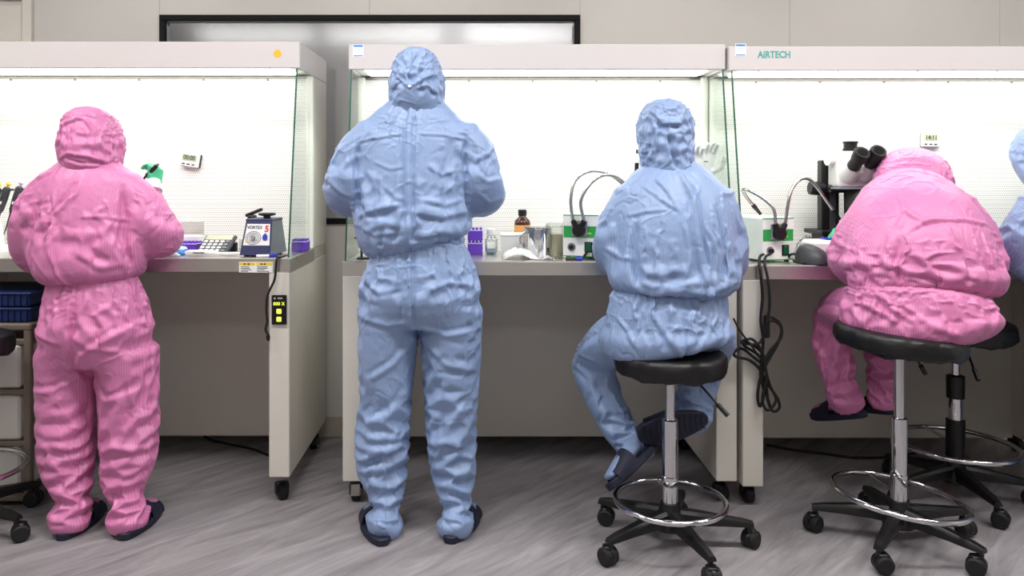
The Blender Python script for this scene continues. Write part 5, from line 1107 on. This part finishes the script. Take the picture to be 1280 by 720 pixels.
tw = part('tissue_sheet', MB().add(V, F, True), M['paper'], ts, sharp=80); tw.modifiers.new('thickness', 'SOLIDIFY').thickness = .0012
ib = thing('steel_beaker', 'polished steel beaker covered with cling film beside the light source', 'beaker', (px_x(672, .16), .16, Z2))
part('beaker_wall', MB().lathe([(.050, 0), (.052, .003), (.052, .112), (.0535, .115), (.050, .115), (.049, .006), (.001, .005)], 40), M['chrome'], ib); part('film_cover', MB().lathe([(.0555, .095), (.0555, .116), (.054, .119), (.001, .121)], 32), M['film'], ib)
part('handle', MB().tube(spline([(-.050, -.012, .10), (-.068, -.02, .085), (-.067, -.02, .05), (-.050, -.012, .028)], 6), .005, 10), M['chrome'], ib)
jb = thing('glass_jar', 'cream filled glass jar between the steel beaker and the light source', 'jar', (px_x(694, .20), .20, Z2))
part('jar_glass', MB().lathe([(.034, 0), (.036, .003), (.036, .118), (.038, .12), (.034, .12)], 32), M['clear'], jb); part('jar_content', MB().lathe([(.032, .004), (.032, .09), (.001, .092)], 32), mat('cream_powder', (214, 208, 176), .7), jb); part('jar_lid', MB().lathe([(.038, .118), (.039, .120), (.039, .130), (.034, .133)], 32), M['clear'], jb)
wd_ = thing('weigh_dish', 'crumpled clear film scrap in front of the steel beaker', 'film scrap', (px_x(684, .06), .06, Z2)); part('scrap', MB().add([tuple(np.array(v) * .42) for v in V], F, True), M['film'], wd_)
pen('marker_pen', 'blue and black marker pen lying in front of the middle light source', 'pen', (px_x(708, .02), .045, Z2 + .007), (px_x(729, .03), .03, Z2 + .007), .0066, ('ink', 'bluep'))
def foot_dome(px, Y, z, label, rz, w_=.07):
    t = thing('hand_rest', label, 'hand rest', (px_x(px, Y), Y, z), rz); n = 20; V = []; F = []; m = 12
    for i in range(m + 1):
        u = math.pi * i / m
        for j in range(n + 1):
            v_ = math.pi * j / n; V.append((w_ * math.cos(u), .085 * math.sin(u) * math.cos(v_) * 1.0, .003 + (.098 * (.35 + .65 * (i / m))) * math.sin(u) ** .7 * math.sin(v_)))
    for i in range(m):
        for j in range(n): a = i * (n + 1) + j; F.append((a, a + 1, a + n + 2, a + n + 1))
    part('rest_shell', MB().add(V, F, True), M['dgrey'], t); part('rest_base', MB().box((0, 0, .004), (w_ * 1.9, .11, .008), .003), M['black'], t); part('power_lead', MB().tube(spline([(-w_ * .7, .02, .03), (-w_ - .01, .03, .03), (-w_ - .015, .05, .01)], 6), .005, 8), M['black'], t)
foot_dome(762, .09, Z2, 'dark grey hand rest wedge half hidden behind the sleeve of the seated person in blue', .5, .07)
foot_dome(1016, .06, Z3, 'dark grey dome shaped hand rest in front of the microscope', 0, .062)
ps = thing('pipette', 'single upright pipette behind the left shoulder of the seated person in blue', 'pipette', tuple(W(797, 187, .30)), 0)
part('plunger', MB().tube([(0, 0, 0), (0, 0, -.016)], .007, 12), M['black'], ps); part('grip', MB().tube([(0, 0, -.016), (0, 0, -.05), (-.003, 0, -.055)], [.005, .008, .008], 12), M['white'], ps); part('shaft', MB().tube([(-.003, 0, -.055), (-.006, 0, -.14), (-.008, 0, -.25)], [.009, .008, .004], 12), M['black'], ps)
pst = part('pipette_foot', MB().cyl((-.008, 0, -.25), (-.008, 0, W(0, 0, .30)[2] * 0 + Z2 - ps.location.z + .008), .004, .004, 8).lathe([(.03, 0), (.03, .008)], 20, (-.008, 0, Z2 - ps.location.z)), M['dgrey'], ps)
fl = thing('plastic_gloves', 'translucent white gloves hung over a rod inside the right end of the middle bench', 'gloves', (px_x(876, .30), .30, Z2))
part('rod', MB().cyl((0, 0, 0), (0, 0, .42), .005).cyl((0, 0, 0), (0, 0, .01), .035, .035, 24), M['white'], fl)
hand(fl, W(869, 220, .26), (-.08, 0, 1), (.0, -1, 0), 1, .45, 'white', .95); hand(fl, W(882, 218, .31), (.06, 0, 1), (0, -1, 0), -1, .4, 'white', .95)
part('clip', MB().box((.004, -.03, W(0, 202, .28)[2] - Z2), (.034, .006, .004), .001), M['dgreen'], fl)
sb = thing('small_stand', 'small black stand with a flat top at the left end of the middle bench', 'stand', (px_x(452, .10), .10, Z2))
part('stand_top', MB().box((0.01, 0, .083), (.07, .05, .008), .003), M['black'], sb); part('stand_leg', MB().cyl((0, 0, .006), (0, 0, .08), .005), M['dgrey'], sb); part('stand_base', MB().box((.008, 0, .003), (.05, .05, .006), .002), M['dgrey'], sb)
# ---- right bench: microscope
ms = thing('microscope', 'white stereo microscope with black stand and eyepieces on the right bench', 'microscope', (px_x(1034, .30), .30, Z3))
mo = Vector(ms.location); L_ = lambda px, py, Y: Vector(W(px, py, Y)) - mo
part('stand_plate', MB().box((.14, -.02, .105), (.42, .18, .018), .004).box((.14, .0, .048), (.36, .13, .096), .006), M['black'], ms)
part('column', MB().box((.004, 0, .255), (.074, .045, .29), .004), M['black'], ms); part('column_rail', MB().box((.012, -.024, .24), (.024, .006, .26), .001), M['dgrey'], ms)
a = L_(1012, 235, .27); b = L_(1030, 236, .27); part('focus_knob', MB().tube([a, a.lerp(b, .5), b], [.026, .028, .024], 24), M['black'], ms)
part('arm', MB().box((.085, -.05, L_(0, 236, .24).z), (.22, .05, .032), .008), M['black'], ms)
part('objective', MB().lathe([(.050, L_(0, 278, .22).z), (.056, L_(0, 272, .22).z), (.058, L_(0, 238, .22).z), (.05, L_(0, 234, .22).z)], 32, (L_(1074, 0, .22).x, -.08, 0)), M['black'], ms)
hc_ = L_(1067, 214, .22); hx_ = .075
hd = MB().hexa([(hc_.x - .085, -.13, hc_.z - .065), (hc_.x + .075, -.13, hc_.z - .065), (hc_.x + .075, -.03, hc_.z - .065), (hc_.x - .085, -.03, hc_.z - .065), (hc_.x - .080, -.09, hc_.z + .082), (hc_.x + .02, -.09, hc_.z + .082), (hc_.x + .03, -.02, hc_.z + .082), (hc_.x - .080, -.02, hc_.z + .082)])
ho = part('head', hd, M['scope'], ms); bv = ho.modifiers.new('bevel', 'BEVEL'); bv.width = .012; bv.segments = 3
part('head_base', MB().box((hc_.x - .005, -.085, hc_.z - .069), (.17, .11, .008), .002), M['grey'], ms)
part('zoom_knob', MB().tube([(hc_.x - .083, -.07, hc_.z + .045), (hc_.x - .105, -.075, hc_.z + .045)], [.023, .022], 24), M['white'], ms)
part('camera_port', MB().lathe([(.030, hc_.z + .08), (.030, hc_.z + .092), (.026, hc_.z + .094), (.026, hc_.z + .112), (.029, hc_.z + .114), (.029, hc_.z + .122), (.020, hc_.z + .122)], 28, (L_(1063, 0, .25).x, -.05, 0)), M['black'], ms)
for k, (x0, y0, x1, y1) in enumerate(((1066, 210, 1078.5, 190), (1086, 207, 1099, 188))):
    a = L_(x0, y0, .15); b = L_(x1, y1, .08); ey = part('eyepiece', MB().tube([a, a.lerp(b, .12), a.lerp(b, .5), a.lerp(b, .52), a.lerp(b, .9), b], [.020, .027, .024, .028, .032, .029], 26), M['black'], ms)
    part('eye_lens', MB().tube([b - (b - a) * .02, b + (b - a) * .012], .020, 22), M['blackg'], ey)
part('prism_housing', MB().tube([L_(1058, 221, .20), L_(1070, 209, .155)], [.042, .034], 24).tube([L_(1078, 219, .20), L_(1090, 207, .155)], [.042, .034], 24), M['scope'], ms)
p_ = L_(1090, 229, .165); text('maker_script', 'Leica', .016, M['red'], ms, T(p_.x, -.137, p_.z) @ FR)
lb_ = thing('illumination_base', 'white flat illuminator box under the microscope stage', 'illuminator', (px_x(1032, .14), .13, Z3)); part('base_shell', MB().box((.03, -.02, .046), (.24, .12, .080), .012), M['white'], lb_); part('blue_tray', MB().box((.03, -.01, .089), (.10, .06, .006), .002), M['bluep'], lb_, 'blue tray')
for k in range(4): part('foot', MB().cyl((-.06 + .18 * (k % 2), -.06 + .08 * (k // 2), 0), (-.06 + .18 * (k % 2), -.06 + .08 * (k // 2), .008), .01, n=10), M['rubber'], lb_)
pb_ = thing('plastic_bag', 'crumpled clear plastic bag behind the microscope plate', 'bag', (px_x(1008, .36), .34, Z3)); part('bag_film', MB().add([(v[0] * .9, v[1] * .5, v[2] * 2.0) for v in V], F, True), M['film'], pb_)
pw = thing('purple_box', 'purple box at the right end of the right bench beside the cut off person', 'box', (px_x(1254, .30), .30, Z3)); part('box_body', MB().box((0, 0, .036), (.065, .06, .072), .002), M['purple'], pw); part('box_rim', MB().box((0, 0, .076), (.068, .063, .008), .001), M['lpurple'], pw)
wq_ = thing('white_bottle', 'small white bottle next to the purple box on the right bench', 'bottle', (px_x(1240, .32), .32, Z3)); part('bottle_body', MB().lathe([(.016, 0), (.016, .06), (.009, .07)], 20), M['white'], wq_); part('cap', MB().lathe([(.011, .07), (.011, .088)], 20), M['drawer'], wq_)
# ---- cables
def cable(name, label, strands, r=.0042, m='rubber', cat='cable'):
    P0 = Vector(strands[0][0]); t = part(name, MB(), M[m]); bpy.data.objects.remove(t); mb = MB()
    for s_ in strands: mb.tube([p - P0 for p in spline(s_, 8)], r, 8)
    return solo(name, mb, M[m], label, cat, tuple(P0))
w_ = lambda lst, Y: [tuple(W(a, b, Y if len(q) == 0 else q[0])) for a, b, *q in lst]
cable('mains_cable', 'black cable hanging over the worktop edge of the left bench beside the control panel', [w_([(360, 319, .12), (352, 321.5, .03), (346.5, 323, -.008), (345, 333), (343, 350), (335, 368), (333, 385), (334, 402), (332, 412), (335, 418)], -.012)], .0046)
pl_ = solo('cord_plug', MB().tube([(0, 0, .012), (0, 0, 0), (.001, 0, -.012)], [.006, .0078, .005], 12), M['rubber'], 'small black plug at the lower end of the cord beside the control panel', 'plug', tuple(W(335.2, 422, -.012)))
Yk = -.045
cable('power_cable', 'long black cable gathered in loops hanging between the middle and right benches',
      [w_([(954, 318, .06), (950, 321, .0), (949, 330, -.035), (951, 345), (953, 372), (951, 400), (954, 425), (952, 448), (951, 470), (955, 492), (950, 508), (947, 495), (950, 475), (958, 455), (972, 430), (977, 412), (970, 402), (958, 400), (963, 396), (975, 405), (976, 422), (962, 440), (952, 462), (960, 480), (972, 498), (974, 510), (966, 514), (960, 500), (957, 480), (950, 462), (936, 450), (920, 446), (918, 440), (928, 436), (944, 448), (954, 456), (948, 444), (930, 432), (934, 428), (950, 438), (958, 452)], Yk)], .0056)
cable('power_cable', 'second black cable running down beside the looped bundle from the right worktop', [w_([(962, 318, .06), (957, 321, .0), (956, 330, -.035), (960, 350), (962, 375), (960, 396), (950, 428), (926, 428), (940, 424), (952, 440), (958, 470), (953, 500), (960, 513), (970, 500), (962, 480), (955, 455)], Yk - .012)], .0052)
cable('thin_cable', 'thin black lead running from the stool side up to the cable bundle', [w_([(917, 398), (924, 412), (936, 428), (945, 440), (954, 452)], Yk - .02)], .0036)
sk = thing('cable_connector', 'black cable connector block clipped on the right bench leg above the loops', 'connector', tuple(W(958, 408, Yk + .012)))
part('connector_body', MB().box((0, 0, 0), (.022, .02, .085), .004), M['black'], sk)
for k in range(3): part('socket', MB().cyl((0, -.010, -.028 + k * .028), (0, -.014, -.028 + k * .028), .008, n=12), M['rubber'], sk)
def gl(lst, z=.005): return [tuple(G(a, b, z)) for a, b in lst]
cable('floor_cable', 'black cable lying on the floor under the left bench', [gl([(250, 542), (265, 550), (290, 556), (315, 561), (336, 569), (350, 573)])], .005)
cable('floor_cable', 'black cable lying on the floor at the back under the right bench', [gl([(958, 556), (990, 562), (1030, 567), (1070, 572), (1118, 571), (1150, 565)])], .006)
cable('floor_cable', 'thin black cable behind the feet of the standing person in pink', [gl([(110, 548), (125, 552), (160, 552), (200, 549)])], .004)
# ---- drawer tower and crates under the left bench
xR = px_x(38, -.01); dw = thing('drawer_tower', 'taupe and white plastic drawer tower under the left bench', 'drawer unit', (xR - .20, .19, 0))
fr = MB()
for sx in (-1, 1):
    for y in (-.185, .185): fr.box((sx * .186, y, .345), (.028, .028, .65), .004)
for z in (.035, .235, .43, .62): fr.box((0, -.18, z), (.39, .02, .022), .004).box((-.19, 0, z), (.016, .37, .022), .003).box((.19, 0, z), (.016, .37, .022), .003)
part('frame', fr, M['taupe'], dw); part('top_board', box((0, 0, .678), (.405, .405, .026), .006), M['taupe'], dw); part('bottom_board', box((0, 0, .03), (.39, .39, .02), .003), M['taupe'], dw)
for z0, z1 in ((.05, .222), (.25, .416), (.446, .608)):
    d_ = part('drawer', MB().box((-.012, -.005, (z0 + z1) / 2), (.335, .375, z1 - z0), .008), M['drawer'], dw); part('drawer_lip', MB().box((-.012, -.199, z1 - .03), (.17, .014, .022), .005), M['drawer'], d_)
for sx in (-1, 1):
    for y in (-.16, .16): part('foot', MB().cyl((sx * .17, y, 0), (sx * .17, y, .022), .014, n=12), M['taupe'], dw)
for k in range(2):
    cz = .692 + k * .058; cb = thing('blue_crate', ('lower' if k == 0 else 'upper') + ' dark blue ribbed tray of the stack on the drawer tower', 'tray', (xR - .185 + .004, .16, cz), 0, 'stacked blue trays')
    part('tray_body', MB().box((0, 0, .025), (.335, .30, .050), .006), M['dblue'], cb); part('tray_rim', MB().box((0, 0, .051), (.35, .315, .010), .003), M['dblue'], cb)
    for i in range(14): part('rib', box((-.155 + i * .0238, -.1525, .024), (.006, .006, .040), .001), M['dblue'], cb)
fc = thing('folded_card', 'small white folded card on the window sill behind the glass', 'card', tuple(W(428, 274.3, .845)))
part('card_face', MB().prism([(-.020, 0), (.018, 0), (-.002, .036)], -.006, .0, M=RX(90)), M['paper'], fc)
